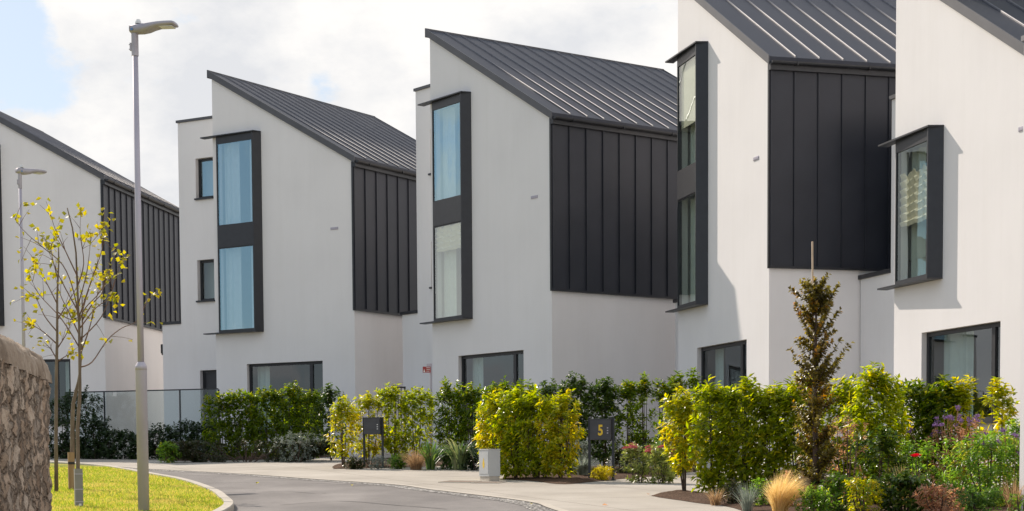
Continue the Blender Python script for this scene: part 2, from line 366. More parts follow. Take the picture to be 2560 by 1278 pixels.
def shrub(kind, loc, h, rx, ry, n, mat, label, cat='shrub', group=None, bare=.12, L=.12, W=.05, per=9, stems=5, rz=0,
          droop=.4, gaps=.35, top=.78, shoots=6, stemmat='dark_bark', flat=0, stemr=.012):
    e = empty(kind, loc, rz, label, cat, group)
    nc = max(4, int(n / per)); C = []; A = []
    sd = rng.uniform(0, 50, 3)
    tries = 0
    while len(C) < nc and tries < nc * 12:
        tries += 1
        z = rng.uniform(bare, 1); a = rng.uniform(0, 2 * math.pi); q = rng.uniform(0, 1) ** .42
        prof = (1 - (1 - top) * max(0, (z - .55) / .45) ** 1.6) * min(1, .62 + .9 * (z - bare))
        x = math.cos(a) * q; y = math.sin(a) * q
        if flat: x = np.sign(x) * abs(x) ** (1 - flat); y = np.sign(y) * abs(y) ** (1 - flat)
        p = (x * rx * prof, y * ry * prof, z * h)
        w = noise.noise(Vector((p[0] * 3.2 + sd[0], p[1] * 3.2 + sd[1], p[2] * 2.6 + sd[2])))
        if w < -gaps - .12: continue
        k = 1 + .22 * noise.noise(Vector((p[0] * 2 + sd[1], p[1] * 2, p[2] * 2.2 + sd[0])))
        C.append((p[0] * k, p[1] * k, p[2] * (1 + .06 * w))); A.append((x * .8, y * .8, .35 + .5 * z))
    tops = []
    for s in range(shoots):
        a = rng.uniform(0, 2 * math.pi); q = rng.uniform(0, .85)
        x, y = math.cos(a) * q * rx * top, math.sin(a) * q * ry * top; hh = h * rng.uniform(.95, 1.10)
        tops.append((x, y, hh))
        for j in range(5):
            C.append((x + rng.normal() * .03, y + rng.normal() * .03, hh - j * .055)); A.append((rng.normal() * .25, rng.normal() * .25, 1))
    C = np.array(C); A = np.array(A)
    P, D, Nn, LL, WW = clump_leaves(C, A, per, L, W, droop)
    leafmesh('foliage', P, D, Nn, LL, WW, mat if not isinstance(mat, str) else MT[mat], e)
    mb = MB()
    for s in range(stems):
        a = 2 * math.pi * s / max(stems, 1) + rng.uniform(0, 1); q = rng.uniform(.15, .7)
        tx, ty = math.cos(a) * q * rx, math.sin(a) * q * ry
        if s < len(tops): tx, ty = tops[s][0], tops[s][1]
        b = .12 + .25 * rng.uniform()
        mb.tube([(tx * .15, ty * .15, -.05), (tx * b * 1.8, ty * b * 1.8, h * .18), (tx * .8, ty * .8, h * .5), (tx, ty, h * .97)],
                [stemr * 1.5, stemr * 1.2, stemr * .8, stemr * .3], 5)
    if stems: mb.build('stem', MT[stemmat], e)
    return e
def P_(px, py_base=None, Y=None):
    if Y is None: return G(px, py_base)
    return gx(px, Y)
def hof(Y, py_top, loc):                   # height above its own ground of a picture row at depth Y
    return at(PPX, py_top, Y).z - loc.z
def tussock(kind, loc, n, h, spread, mat, label, cat='ornamental grass', group=None, w=.006, arch=.6, lean=(0, 0), seg=5, wv=.3, lo=.1):
    e = empty(kind, loc, 0, label, cat, group)
    V = []; Fc = []
    for i in range(n):
        a = rng.uniform(0, 2 * math.pi); L = h * rng.uniform(1 - wv, 1.12); out = spread * rng.uniform(lo, 1) ** .8
        d = Vector((math.cos(a), math.sin(a), 0)); s = Vector((-math.sin(a), math.cos(a), 0)) if rng.uniform() < .5 else Vector((1, 0, 0))
        base = d * rng.uniform(0, spread * .22); k = len(V); ww = w * rng.uniform(.6, 1.3)
        for j in range(seg + 1):
            t = j / seg
            hz = L * (t - arch * t * t * t * .5 * (out / spread))
            p = base + d * out * t ** 1.7 + Vector((lean[0] * t * t, lean[1] * t * t, hz))
            wid = ww * (1 - t ** 2 * .95) / 2
            V += [p - s * wid, p + s * wid]
        for j in range(seg): Fc.append((k + 2 * j, k + 2 * j + 1, k + 2 * j + 3, k + 2 * j + 2))
    mesh('blades', V, Fc, MT[mat], e); return e

# ------------------------------------------------------------------ houses
def wall_with_holes(mb, u0, u1, zb, top, holes, v=0.0, rev=.16):
    """wall in the plane y=v from u0 to u1; top(u) gives its height; holes = (ua, ub, za, zb) cut with reveals"""
    us = sorted({u0, u1} | {x for h in holes for x in h[:2]})
    for a, b in zip(us, us[1:]):
        m = (a + b) / 2
        cuts = sorted([(h[2], h[3]) for h in holes if h[0] < m < h[1]])
        z = zb
        for c0, c1 in cuts:
            if c0 > z: mb.quad((a, v, z), (b, v, z), (b, v, c0), (a, v, c0))
            z = c1
        mb.quad((a, v, z), (b, v, z), (b, v, top(b)), (a, v, top(a)))
    for a, b, c, d in holes:
        mb.quad((a, v, c), (a, v + rev, c), (a, v + rev, d), (a, v, d)); mb.quad((b, v, c), (b, v, d), (b, v + rev, d), (b, v + rev, c))
        mb.quad((a, v, d), (a, v + rev, d), (b, v + rev, d), (b, v, d)); mb.quad((a, v, c), (b, v, c), (b, v + rev, c), (a, v + rev, c))
def ring(mb, a, b, c, d, y0, y1, w, bot=None):
    bot = w if bot is None else bot
    mb.box(a, a + w, y0, y1, c, d); mb.box(b - w, b, y0, y1, c, d)
    mb.box(a + w, b - w, y0, y1, d - w, d); mb.box(a + w, b - w, y0, y1, c, c + bot)
def window(parent, a, b, c, d, y, mull=None, glass='glass_low', sill=True, w=.075):
    f = MB(); ring(f, a + .002, b - .002, c + .002, d - .002, y, y + .07, w)
    if mull: f.box(mull - .055, mull + .055, y - .004, y + .074, c + w, d - w)
    fr = f.build('window', MT['frame'], parent)
    g = MB(); g.box(a + w - .01, b - w + .01, y + .028, y + .036, c + w - .01, d - w + .01); g.build('glass', MT[glass], fr)
    if sill:
        s = MB(); s.box(a - .02, b + .02, y - .20, y + .02, c - .035, c + .012); s.build('sill', MT['dark_metal'], fr)
    return fr
def curtain(parent, a, b, z0, z1, y, amp=.04, name='curtain'):
    V = []; Fc = []; n = max(8, int((b - a) / .035))
    for i in range(n + 1):
        u = a + (b - a) * i / n; yy = y + amp * math.sin(i * 1.15 + 2 * math.sin(i * .3))
        V += [(u, yy, z0), (u + .02 * math.sin(i), yy, z1)]
    for i in range(n): Fc.append((2 * i, 2 * i + 2, 2 * i + 3, 2 * i + 1))
    return mesh(name, V, Fc, MT['curtain'], parent, True)

def house(pos, ang, z0, label, W=5.004, D=8.157, zE=9.997, zR=12.813, zC=5.909, bay=(10.86, 8.54, 7.86, 5.52), zf=11.073, zfb=5.44,
          gw=(-3.857, -1.121, 2.55, 4.512), gm=-1.6, zL=11.92, vs=1.138, zLow=5.91, uLow=-8.1, group='white gabled houses along the road',
          small=True, gable_fin=False, wallight=False, wave=False, cur=True, pane='glass_sky', pane2=None, pane_reflections=()):
    gl = gz(pos[0], pos[1]); off = gl - z0            # local z of the ground
    e = empty('house', (pos[0], pos[1], gl), ang, label, 'house', group)
    Z = lambda z: z - off
    zb = -1.2
    zE_, zR_, zC_ = Z(zE), Z(zR), Z(zC)
    sl = (zR - zE) / W
    top = lambda u: zE_ + sl * (-u)
    # --- shell
    w = MB()
    holes = [(gw[0], gw[1], Z(gw[2]), Z(gw[3]))]
    bh = (-4.80, -3.26, Z(zfb) + .03, Z(zf) - .03)
    holes.append(bh)
    wall_with_holes(w, -W, 0, zb, top, holes)
    w.quad((0, 0, zb), (0, D, zb), (0, D, zE_), (0, 0, zE_))
    w.quad((-W, 0, zb), (-W, 0, zR_), (-W, D, zR_), (-W, D, zb))
    w.quad((0, D, zb), (-W, D, zb), (-W, D, zR_), (0, D, zE_))
    w.build('wall', MT['render'], e)
    # --- room behind the glass
    for za, zz in ((Z(2.15), Z(5.0)), (Z(5.35), Z(8.1)), (Z(8.4), Z(11.2))):
        if za > top(-4.9) - 1: continue
        zz = min(zz, zE_ - .05) if zz > zE_ and za < zE_ - 2 else zz
        if za > zE_ - 2: ue = -3.1
        else: ue = -.1
        r = MB(); f = MB()
        r.quad((-4.9, 3.4, za), (ue, 3.4, za), (ue, 3.4, zz), (-4.9, 3.4, zz))
        r.quad((-4.9, .2, zz), (-4.9, 3.4, zz), (ue, 3.4, zz), (ue, .2, zz))
        r.quad((-4.9, .2, za), (-4.9, 3.4, za), (-4.9, 3.4, zz), (-4.9, .2, zz))
        r.quad((ue, .2, za), (ue, 3.4, za), (ue, 3.4, zz), (ue, .2, zz))
        f.quad((-4.9, .2, za), (ue, .2, za), (ue, 3.4, za), (-4.9, 3.4, za))
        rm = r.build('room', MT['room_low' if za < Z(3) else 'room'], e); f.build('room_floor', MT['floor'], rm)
    if cur:
        for k in range(0, len(bay), 2):
            curtain(e, -4.74, -4.15, Z(bay[k + 1]) - .05, Z(bay[k]) + .05, .20)
            curtain(e, -3.80, -3.40, Z(bay[k + 1]) - .05, Z(bay[k]) + .05, .20)
        curtain(e, gw[0] + .05, gw[0] + (1.05 if wave else .5), Z(2.2), Z(gw[3]) + .1, .42)
        curtain(e, gw[1] - .32, gw[1] - .02, Z(2.2), Z(gw[3]) + .1, .42)
    # --- roof: standing seam sheet with rake and gutter
    o1, o2, th = .07, .10, .11
    r = MB(); u_hi, u_lo = -W - o1, .10
    def rp(u, y, dz): return (u, y, top(u) + .012 + dz)
    for (ya, yb, za, zc) in ((-.05, D + .05, 0, th),):
        V = [rp(u, y, z) for z in (za, zc) for y in (ya, yb) for u in (u_hi, u_lo)]
        r.add(V, [(0, 2, 3, 1), (4, 5, 7, 6), (0, 1, 5, 4), (2, 6, 7, 3), (0, 4, 6, 2), (1, 3, 7, 5)])
    rf = r.build('roof', MT['zinc_roof'], e)
    s = MB(); k = .53
    while k < D:
        cs = [(-.014, th - .002), (-.014, th + .024)] + [(-.014 * math.cos(q * math.pi / 8), th + .024 + .016 * math.sin(q * math.pi / 8)) for q in range(1, 8)] + [(.014, th + .024), (.014, th - .002)]
        m_ = len(cs); V = [rp(u, k + dy, z) for u in (u_hi + .02, u_lo - .004) for dy, z in cs]
        s.add(V, [(q, m_ + q, m_ + q + 1, q + 1) for q in range(m_ - 1)] + [tuple(range(m_))[::-1], tuple(range(m_, 2 * m_))])
        k += .53
    s.build('standing_seams', MT['zinc_seam'], rf, True)
    for ya, yb in ((-.075, -.052), (D + .052, D + .075)):
        V = [rp(u, y, z) for z in (-.05, th + .025) for y in (ya, yb) for u in (u_hi - .01, u_lo + .01)]
        rk = MB(); rk.add(V, [(0, 2, 3, 1), (4, 5, 7, 6), (0, 1, 5, 4), (2, 6, 7, 3), (0, 4, 6, 2), (1, 3, 7, 5)])
        rk.build('rake_trim', MT['zinc_trim'], rf)
    rc = MB(); rc.box(u_hi - .045, u_hi - .012, -.076, D + .076, top(u_hi) - .06, top(u_hi) + th + .06)
    rc.build('ridge_capping', MT['zinc_trim'], rf)
    g = MB(); n = 8; V = []; Fc = []; gr = .062; gu = .175; gzv = top(.12) + .03
    for y in (-.04, D + .04):
        for i in range(n + 1):
            a = math.pi + math.pi * i / n; V.append((gu + gr * math.cos(a), y, gzv + gr * math.sin(a)))
    for i in range(n): Fc.append((i, i + 1, n + 2 + i, n + 1 + i))
    Fc.append(tuple(range(n + 1))); Fc.append(tuple(range(n + 1, 2 * n + 2)))
    for i in range(n + 1): pass
    g.add(V, Fc)
    y = .5
    while y < D:
        g.box(gu - gr - .01, gu + gr + .006, y, y + .025, gzv - gr - .008, gzv + .006); y += 1.6
    g.box(.02, gu - gr + .004, -.03, D + .03, gzv - .16, gzv + .002)
    g.build('gutter', MT['dark_metal'], e)
    # --- dark cladding on the side wall over the upper floors
    c = MB(); c.box(.003, .028, .0, D, zC_, zE_ - .01)
    cl = c.build('cladding', MT['zinc_wall'], e)
    s = MB(); k = .53
    while k < D:
        s.box(.0285, .062, k - .012, k + .012, zC_ + .02, zE_ - .02); k += .53
    s.box(.0285, .05, .002, .045, zC_ + .01, zE_ - .02)
    s.build('cladding_seams', MT['zinc_wall'], cl)
    t = MB(); t.box(.003, .075, -.012, D, zC_ - .05, zC_ - .001); t.box(-.03, .027, -.03, -.004, zC_ - .05, zE_ - .05)
    t.build('cladding_trim', MT['dark_metal'], cl)
    # --- splayed bay window wrapping the left corner
    A = (-3.21, -.004); B = (-3.345, -.235); Cc = (-4.80, -.10); T = (-5.32, -.19); Lw = (-5.0, .30)
    b = MB()
    def plate(z, th_):
        b.prism([A, (A[0] - .07, -.27), T, (-5.33, .02), (-5.01, -.004)], z, z + th_)
    plate(Z(zf) - .005, .03); b.build('bay_canopy', MT['dark_metal'], e)
    b = MB(); plate(Z(zfb) - .025, .03)
    rb = MB()
    rb.prism([A, (B[0], B[1]), (B[0] - .035, B[1]), (B[0] - .035, B[1] + .06), (A[0] - .06, A[1])], Z(zfb) + .006, Z(zf) - .006)
    pl, pr = Vector((Cc[0], Cc[1])), Vector((B[0] - .038, B[1] + .035))
    d2 = (pr - pl); Lp = d2.length; d2.normalize(); nrm = Vector((d2.y, -d2.x))
    def strip(mb, s0, s1, za, zz, y0=-.0, y1=.05):
        p = [pl + d2 * s0 + nrm * -y0, pl + d2 * s1 + nrm * -y0, pl + d2 * s1 + nrm * -y1, pl + d2 * s0 + nrm * -y1]
        mb.prism([(q.x, q.y) for q in p], za, zz)
    b.build('bay_sill', MT['dark_metal'], e)
    fr = MB()
    strip(fr, 0, .035, Z(zfb) + .006, Z(zf) - .006)
    strip(fr, .035, Lp, Z(bay[0]) - .0, Z(zf) - .007); strip(fr, .035, Lp, Z(zfb) + .007, Z(bay[-1]))
    fr.add(rb.V, rb.F)
    fr.box(-4.80, -4.77, Cc[1] + .05, .0, Z(zfb) + .01, Z(zf) - .01)
    bf = fr.build('bay_window', MT['dark_metal'], e)
    if len(bay) == 4:
        sp = MB(); strip(sp, .035, Lp, Z(bay[2]) + .03, Z(bay[1]) - .03, -.012, .045); sp.build('spandrel_panel', MT['dark_metal'], bf)
        sp = MB(); strip(sp, .035, Lp, Z(bay[1]) - .03, Z(bay[1]), .004, .05); sp.build('transom', MT['frame'], bf)
        sp = MB(); strip(sp, .035, Lp, Z(bay[2]), Z(bay[2]) + .03, .004, .05)
        sp.build('transom', MT['frame'], bf)
    for k in range(0, len(bay), 2):
        gp = MB(); strip(gp, .036, Lp - .001, Z(bay[k + 1]) + .001, Z(bay[k]) - .001, .02, .03)
        gp.build('glass', MT[pane2 if (pane2 and k) else pane], bf)
    for k, t0, t1, plea in pane_reflections:  # added sheet behind the glass imitates a reflection: pleated for roof, plain for wall
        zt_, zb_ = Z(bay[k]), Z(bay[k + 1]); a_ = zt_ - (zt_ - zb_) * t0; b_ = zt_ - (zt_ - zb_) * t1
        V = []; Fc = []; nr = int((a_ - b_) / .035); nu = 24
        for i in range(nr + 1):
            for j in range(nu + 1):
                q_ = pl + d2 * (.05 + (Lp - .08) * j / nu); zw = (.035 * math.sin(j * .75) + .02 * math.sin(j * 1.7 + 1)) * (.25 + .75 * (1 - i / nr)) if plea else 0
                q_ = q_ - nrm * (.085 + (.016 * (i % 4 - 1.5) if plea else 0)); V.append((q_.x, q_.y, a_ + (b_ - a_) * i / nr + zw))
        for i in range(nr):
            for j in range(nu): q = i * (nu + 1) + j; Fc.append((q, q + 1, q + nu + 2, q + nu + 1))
        mesh('pane_reflection', V, Fc, MT['pane_reflection'], e)
    # --- ground floor window
    window(e, gw[0], gw[1], Z(gw[2]), Z(gw[3]), .10, gm)
    # --- entrance block set back on the left, and the low link beyond it
    w = MB(); hz = []
    if small: hz = [(-6.66, -5.98, Z(9.6), Z(10.8)), (-6.66, -6.0, Z(6.55), Z(7.78)), (-6.62, -5.6, Z(1.95), Z(4.475))]
    wall_with_holes(w, -7.334, -W + .0, zb, lambda u: Z(zL), hz, vs, .2)
    w.quad((-7.334, vs, zb), (-7.334, vs, Z(zL)), (-7.334, 6, Z(zL)), (-7.334, 6, zb))
    w.quad((-7.334, 6, zb), (-7.334, 6, Z(zL)), (-W, 6, Z(zL)), (-W, 6, zb))
    w.quad((-7.334, vs, Z(zL)), (-W, vs, Z(zL)), (-W, 6, Z(zL)), (-7.334, 6, Z(zL)))
    w.quad(*[(u, vs + .6, z) for u, z in ((-7.3, zb), (-W, zb), (-W, Z(zL)), (-7.3, Z(zL)))])
    ex = w.build('entrance_block', MT['render'], e)
    c = MB(); c.box(-7.375, -W - .004, vs - .045, vs + .22, Z(zL) + .003, Z(zL) + .075); c.box(-7.375, -7.14, vs + .22, 6.04, Z(zL) + .003, Z(zL) + .075)
    c.build('coping', MT['zinc_trim'], ex)
    if small:
        for h_ in hz[:2]: window(ex, *h_, vs + .13, None, 'glass_low' if h_ is hz[1] else 'glass_sky')
        f = MB(); ring(f, hz[2][0] + .002, hz[2][1] - .002, hz[2][2], hz[2][3] - .002, vs + .12, vs + .19, .07)
        dr = f.build('door', MT['frame'], ex)
        p = MB(); p.box(hz[2][0] + .07, hz[2][1] - .07, vs + .145, vs + .175, hz[2][2], hz[2][3] - .07); p.build('door_leaf', MT['frame'], dr)
        p = MB(); p.bar((-6.45, vs + .10, hz[2][2] + .9), (-6.45, vs + .10, hz[2][2] + 1.4), .025, .025); p.build('handle', MT['grey_metal'], dr)
    lw = MB(); lw.box(uLow, -7.337, vs + .012, 5.6, zb, Z(zLow))
    l = lw.build('link_wall', MT['render'], e)
    c = MB(); c.box(uLow - .05, -7.34, vs - .035, vs + .25, Z(zLow) + .003, Z(zLow) + .085); c.build('coping', MT['dark_metal'], l)
    if wallight:
        c = MB(); c.box(uLow - .12, uLow - .002, vs + .05, vs + .15, Z(5.05), Z(5.33)); c.box(uLow - .10, uLow - .02, vs + .065, vs + .135, Z(5.0), Z(5.05)); c.build('wall_light', MT['black'], l)
    # --- vent slots near the eave corner
    v = MB(); vz = Z(8.16) if len(bay) == 4 else Z(7.0)
    v.box(-.78, -.52, -.012, -.001, vz - .035, vz + .035)
    for i in range(4): v.box(-.765 + i * .062, -.722 + i * .062, -.019, -.0125, vz - .02, vz + .02)
    v.build('vent', MT['grey_metal'], e)
    return e

house((-12.468, 56.955), -.134, -.915, 'white gabled house cut by the left edge of the picture, behind the two saplings', zC=5.80, zfb=5.58)
house((-4.335, 51.549), -.548, -1.321, 'white gabled house just right of the near lamp post, its bay panes blue', wallight=True)
house((1.0, 44.545), -.918, -1.5, 'white gabled house in the middle, its dark seamed roof against the clouds', pane2='glass_wavy', pane_reflections=((2, 0, .27, True),))
house((5.248, 37.609), -1.285, -1.754, 'sunlit white gabled house with tall two pane bay, its roof cut by picture top', pane='glass_wavy', pane_reflections=((0, 0, .6, False),))
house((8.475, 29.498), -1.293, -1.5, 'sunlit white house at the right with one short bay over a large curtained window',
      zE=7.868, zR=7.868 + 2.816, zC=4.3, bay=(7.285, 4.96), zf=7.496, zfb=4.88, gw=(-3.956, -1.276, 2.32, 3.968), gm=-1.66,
      zL=8.80, zLow=5.42, uLow=-8.66, small=False, wave=True, pane='glass_wavy', pane_reflections=((0, .18, .58, True),))
def end_house():
    p = at(2554, 700, 23.6); gl = gz(p.x, p.y)
    e = empty('house', (p.x, p.y, gl), -1.29, 'pale house wall with a light coping, a thin strip at the very right edge', 'house', 'white gabled houses along the road')
    hh = at(2554, 104, 23.6).z - gl
    w = MB(); w.box(0, 4.5, 0.0, 6, -.8, hh); w.build('wall', MT['render'], e)
    c = MB(); c.box(-.03, 4.53, -.03, 6.03, hh + .003, hh + .07); c.build('coping', MT['zinc_seam'], e)
end_house()

# ------------------------------------------------------------------ ground, road, paving
def sheet(name, pts, dz, mat, thick=.0, kind='structure', sub=None):
    """pts are ground points; a flat sheet lying dz above the sloping ground"""
    bm = bmesh.new()
    vs = [bm.verts.new((p[0], p[1], gz(p[0], p[1]) + dz)) for p in pts]
    f = bm.faces.new(vs)
    if f.normal.z < 0: f.normal_flip()
    if thick:
        r = bmesh.ops.extrude_face_region(bm, geom=[f])
        for v in [x for x in r['geom'] if isinstance(x, bmesh.types.BMVert)]: v.co.z -= 0
        for v in vs: v.co.z -= thick
    bmesh.ops.triangulate(bm, faces=[x for x in bm.faces if len(x.verts) > 4])
    me = bpy.data.meshes.new(name); bm.to_mesh(me); bm.free(); me.materials.append(MT[mat])
    o = bpy.data.objects.new(name, me); COL.objects.link(o)
    return tag(o, kind=kind)
def spline(pts, n=10):
    P = [Vector(p) for p in pts]; out = []
    for i in range(len(P) - 1):
        a = P[max(i - 1, 0)]; b = P[i]; c = P[i + 1]; d = P[min(i + 2, len(P) - 1)]
        for k in range(n):
            t = k / n
            out.append(.5 * ((2 * b) + (c - a) * t + (2 * a - 5 * b + 4 * c - d) * t * t + (3 * b - a - 3 * c + d) * t ** 3))
    out.append(P[-1]); return out
gr = sheet('ground', [(-400, -20), (400, -20), (400, 900), (-400, 900)], -.02, 'ground')
# far edge of the road (near edge of the paving), measured on the ground
edge = [G(*p) for p in ((140, 1161), (380, 1172), (628, 1185), (793, 1197), (1000, 1211), (1100, 1231 - 7), (1336, 1253), (1422, 1278))]
L0 = edge[0] + (edge[0] - edge[1]) * 1.0; L0 = Vector((-18, 43.5, 0)); Rn = edge[-1] + Vector((1.5, -9, 0)); Rn2 = Rn + Vector((1, -10, 0))
pave_edge = spline([L0] + edge + [Rn, Rn2], 8)
sheet('pavement', pave_edge + [Vector((30, 2, 0)), Vector((30, 75, 0)), Vector((-30, 75, 0)), Vector((-30, 44, 0))], .0, 'concrete')
def offset(line, d):
    out = []
    for i, p in enumerate(line):
        t = line[min(i + 1, len(line) - 1)] - line[max(i - 1, 0)]; n = Vector((t.y, -t.x, 0)).normalized()
        out.append(p + n * d)
    return out
kedge = offset(pave_edge, .14)
sheet('pavement_edging', pave_edge + kedge[::-1], .004, 'kerb')
# lawn and its kerb
kin = [G(*p) for p in ((60, 1160), (140, 1164), (250, 1172), (370, 1193), (450, 1209), (515, 1232), (545, 1252), (556, 1278))]
kin = [Vector((-14, 43.0, 0))] + kin + [Vector((-3.95, 22, 0)), Vector((-4.3, 17, 0)), Vector((-5.2, 11, 0))]
kl = spline(kin, 8); ko = offset(kl, -.14)
# offset to the road side
def road_side(l, d):
    a = offset(l, d); return a
if (ko[40] - Vector((0, 40, 0))).x < (kl[40] - Vector((0, 40, 0))).x: ko = offset(kl, .14)
roadpts = kedge + [Vector((12, -8, 0)), Vector((-6, -8, 0))] + ko[::-1]
sheet('road', roadpts, -.008, 'asphalt')
for ln in (((395, 1186), (520, 1189), (655, 1193)), ((545, 1219), (600, 1220), (650, 1220)), ((655, 1229), (720, 1228), (790, 1233), (815, 1232)), ((470, 1208), (600, 1206), (760, 1207), (930, 1214)), ((700, 1262), (850, 1252), (990, 1262), (1120, 1272))):
    l_ = spline([G(*p) for p in ln], 5); o_ = offset(l_, .03); q_ = [p + Vector((.02 * noise.noise(p * 4), .03 * noise.noise(p * 3 + Vector((5, 0, 0))), 0)) for p in l_]
    sheet('road_seam', q_ + o_[::-1], -.004, 'tar')
gl_in = offset(pave_edge, .145); gl_out = [p + Vector((0, 0, 0)) for p in offset(pave_edge, .44)]
for i, p in enumerate(gl_out):
    w = .05 * noise.noise(Vector((p.x * 1.7, p.y * 1.7, 3))); gl_out[i] = p + (p - gl_in[i]).normalized() * w * 2
sheet('gravel_strip', gl_in + gl_out[::-1], -.003, 'gravel')
def kerb():
    mb = MB(); V = []; Fc = []
    for a, b in zip(kl, ko):
        za, zb_ = gz(a.x, a.y), gz(b.x, b.y)
        V += [(a.x, a.y, za - .1), (a.x, a.y, za + .085), (b.x * .92 + a.x * .08, b.y * .92 + a.y * .08, zb_ + .085), (b.x, b.y, zb_ + .07), (b.x, b.y, zb_ - .1)]
    for i in range(len(kl) - 1):
        for k in range(4): Fc.append((i * 5 + k, i * 5 + k + 1, (i + 1) * 5 + k + 1, (i + 1) * 5 + k))
    return tag(mesh('kerb', V, Fc, MT['kerb']), kind='structure')
kerb()
sheet('lawn', kl + [Vector((-20, 11, 0)), Vector((-20, 43, 0))], .05, 'lawn')
def blades(n, poly, hgt=.045):
    xs = np.array([[p.x, p.y] for p in poly])
    def inside(x, y):
        c = np.zeros(len(x), bool); j = len(xs) - 1
        for i in range(len(xs)):
            xi, yi = xs[i]; xj, yj = xs[j]
            c ^= ((yi > y) != (yj > y)) & (x < (xj - xi) * (y - yi) / (yj - yi + 1e-12) + xi); j = i
        return c
    x = rng.uniform(-10.5, -2.5, n * 3); y = 23 + 19 * rng.uniform(0, 1, n * 3) ** 1.4
    k = inside(x, y) & (x > -.27 * y - .4); x, y = x[k][:n], y[k][:n]; m = len(x)
    P = np.stack([x, y, GZ0 + GS * y + .045], 1)
    D = rng.normal(size=(m, 3)) * .45; D[:, 2] = 1
    o = leafmesh('grass', P, D, unit(m), hgt * rng.uniform(.6, 1.4, m), .007, MT['lawn_blade'], None)
    return tag(o, 'short yellowing lawn grass inside the curved kerb', 'grass', kind='stuff')
blades(60000, kl + [Vector((-20, 11, 0)), Vector((-20, 43, 0))])
# planting beds
def bed(pts, seed=0, h=.05):
    P = [G(*p) if len(p) == 2 else Vector((p[0], p[1], 0)) for p in pts]
    pts2 = spline(P + [P[0]], 5)[:-1]
    pts2 = [p + Vector((noise.noise(Vector((p.x * 3, p.y * 3, seed))), noise.noise(Vector((p.x * 3, p.y * 3, seed + 9))), 0)) * .05 for p in pts2]
    c = sum(pts2, Vector()) / len(pts2)
    V = []; Fc = []; n = len(pts2); rings = 5
    for r in range(rings):
        q = 1 - r / rings
        for p in pts2:
            g = c + (p - c) * q; z = gz(g.x, g.y) + .006 + (h * (1 - q ** 6)) + (.03 * noise.noise(Vector((g.x * 6, g.y * 6, 1))) if r else 0)
            V.append((g.x, g.y, z))
    V.append((c.x, c.y, gz(c.x, c.y) + h))
    for r in range(rings - 1):
        for i in range(n): Fc.append((r * n + i, r * n + (i + 1) % n, (r + 1) * n + (i + 1) % n, (r + 1) * n + i))
    for i in range(n): Fc.append(((rings - 1) * n + i, (rings - 1) * n + (i + 1) % n, len(V) - 1))
    return tag(mesh('planting_bed', V, Fc, MT['soil']), kind='structure')
bed([(832, 1173), (960, 1170), (1090, 1166), (1196, 1158), (1215, 1142), (1100, 1140), (960, 1146), (850, 1160)], 1)
bed([(1255, 1199), (1330, 1203), (1410, 1211), (1500, 1203), (1600, 1194), (1690, 1186), (1740, 1172), (1500, 1166), (1300, 1172)], 2)
bed([(1625, 1240), (1700, 1252), (1790, 1262), (1800, 1245), (1730, 1230), (1660, 1233)], 3)
bed([(1775, 1258), (1850, 1276), (3.2, 22, 0), (3.2, 18, 0), (9, 18, 0), (8.5, 27, 0), (7.3, 32.3, 0), (2150, 1224), (1900, 1230)], 4)
bed([(400, 1153), (560, 1152), (720, 1147), (835, 1141), (838, 1120), (600, 1122), (420, 1132)], 5)
bed([(120, 1141), (200, 1140), (265, 1139), (300, 1128), (330, 1108), (200, 1105), (120, 1108)], 6)
bed([(372, 1135), (420, 1140), (560, 1128), (520, 1108), (400, 1108)], 7)

# ------------------------------------------------------------------ hedges and shrubs
def lau(px, Y, top_px, wpx, mat, n, label, group, **kw):
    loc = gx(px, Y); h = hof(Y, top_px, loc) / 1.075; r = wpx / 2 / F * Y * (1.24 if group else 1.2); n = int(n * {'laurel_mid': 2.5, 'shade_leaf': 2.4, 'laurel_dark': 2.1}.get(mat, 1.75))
    a = dict(bare=.14, per=9, ry=r * .5)
    a.update(kw); ry = a.pop('ry')
    return shrub(a.pop('kind', 'laurel_shrub'), loc, h, r, ry, n, mat, label, a.pop('cat', 'shrub'), group, **a)
g = 'yellow green hedge behind the grey cabinet'
for px, Y, t, w, m, n, lb in (
        (1243, 35.7, 985, 80, 'laurel_gold', 900, 'left end shrub of the yellowing hedge, standing right behind the grey cabinet'),
        (1290, 35.3, 975, 84, 'laurel', 1000, 'green laurel second from the grey cabinet in the yellowing hedge'),
        (1342, 35.0, 985, 84, 'laurel', 1000, 'laurel in the middle right of the yellowing hedge between cabinet and letterbox 5'),
        (1398, 34.7, 990, 88, 'laurel_gold', 1000, 'golden right end shrub of the hedge, left of letterbox 5')):
    lau(px, Y, t, w, m, n, lb, g, stems=8, bare=.07)
g = 'yellow green hedge behind the plain letterbox'
for px, Y, t, w, m, n, lb in (
        (858, 42.0, 1000, 66, 'laurel_gold', 520, 'bare stemmed yellow shrub left of the plain grey letterbox'),
        (922, 42.6, 985, 70, 'laurel_gold', 620, 'yellow shrub directly behind the plain grey letterbox'),
        (985, 42.6, 965, 74, 'laurel', 800, 'laurel with yellow green leaves right of the plain grey letterbox'),
        (1046, 42.5, 975, 76, 'laurel', 850, 'laurel above the brown grass tuft, in front of the red sign'),
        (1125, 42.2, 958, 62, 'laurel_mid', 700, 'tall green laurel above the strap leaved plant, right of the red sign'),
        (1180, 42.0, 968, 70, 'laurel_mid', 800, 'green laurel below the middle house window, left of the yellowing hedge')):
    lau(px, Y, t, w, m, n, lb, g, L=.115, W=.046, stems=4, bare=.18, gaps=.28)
g = 'dark hedge behind letterbox 5'
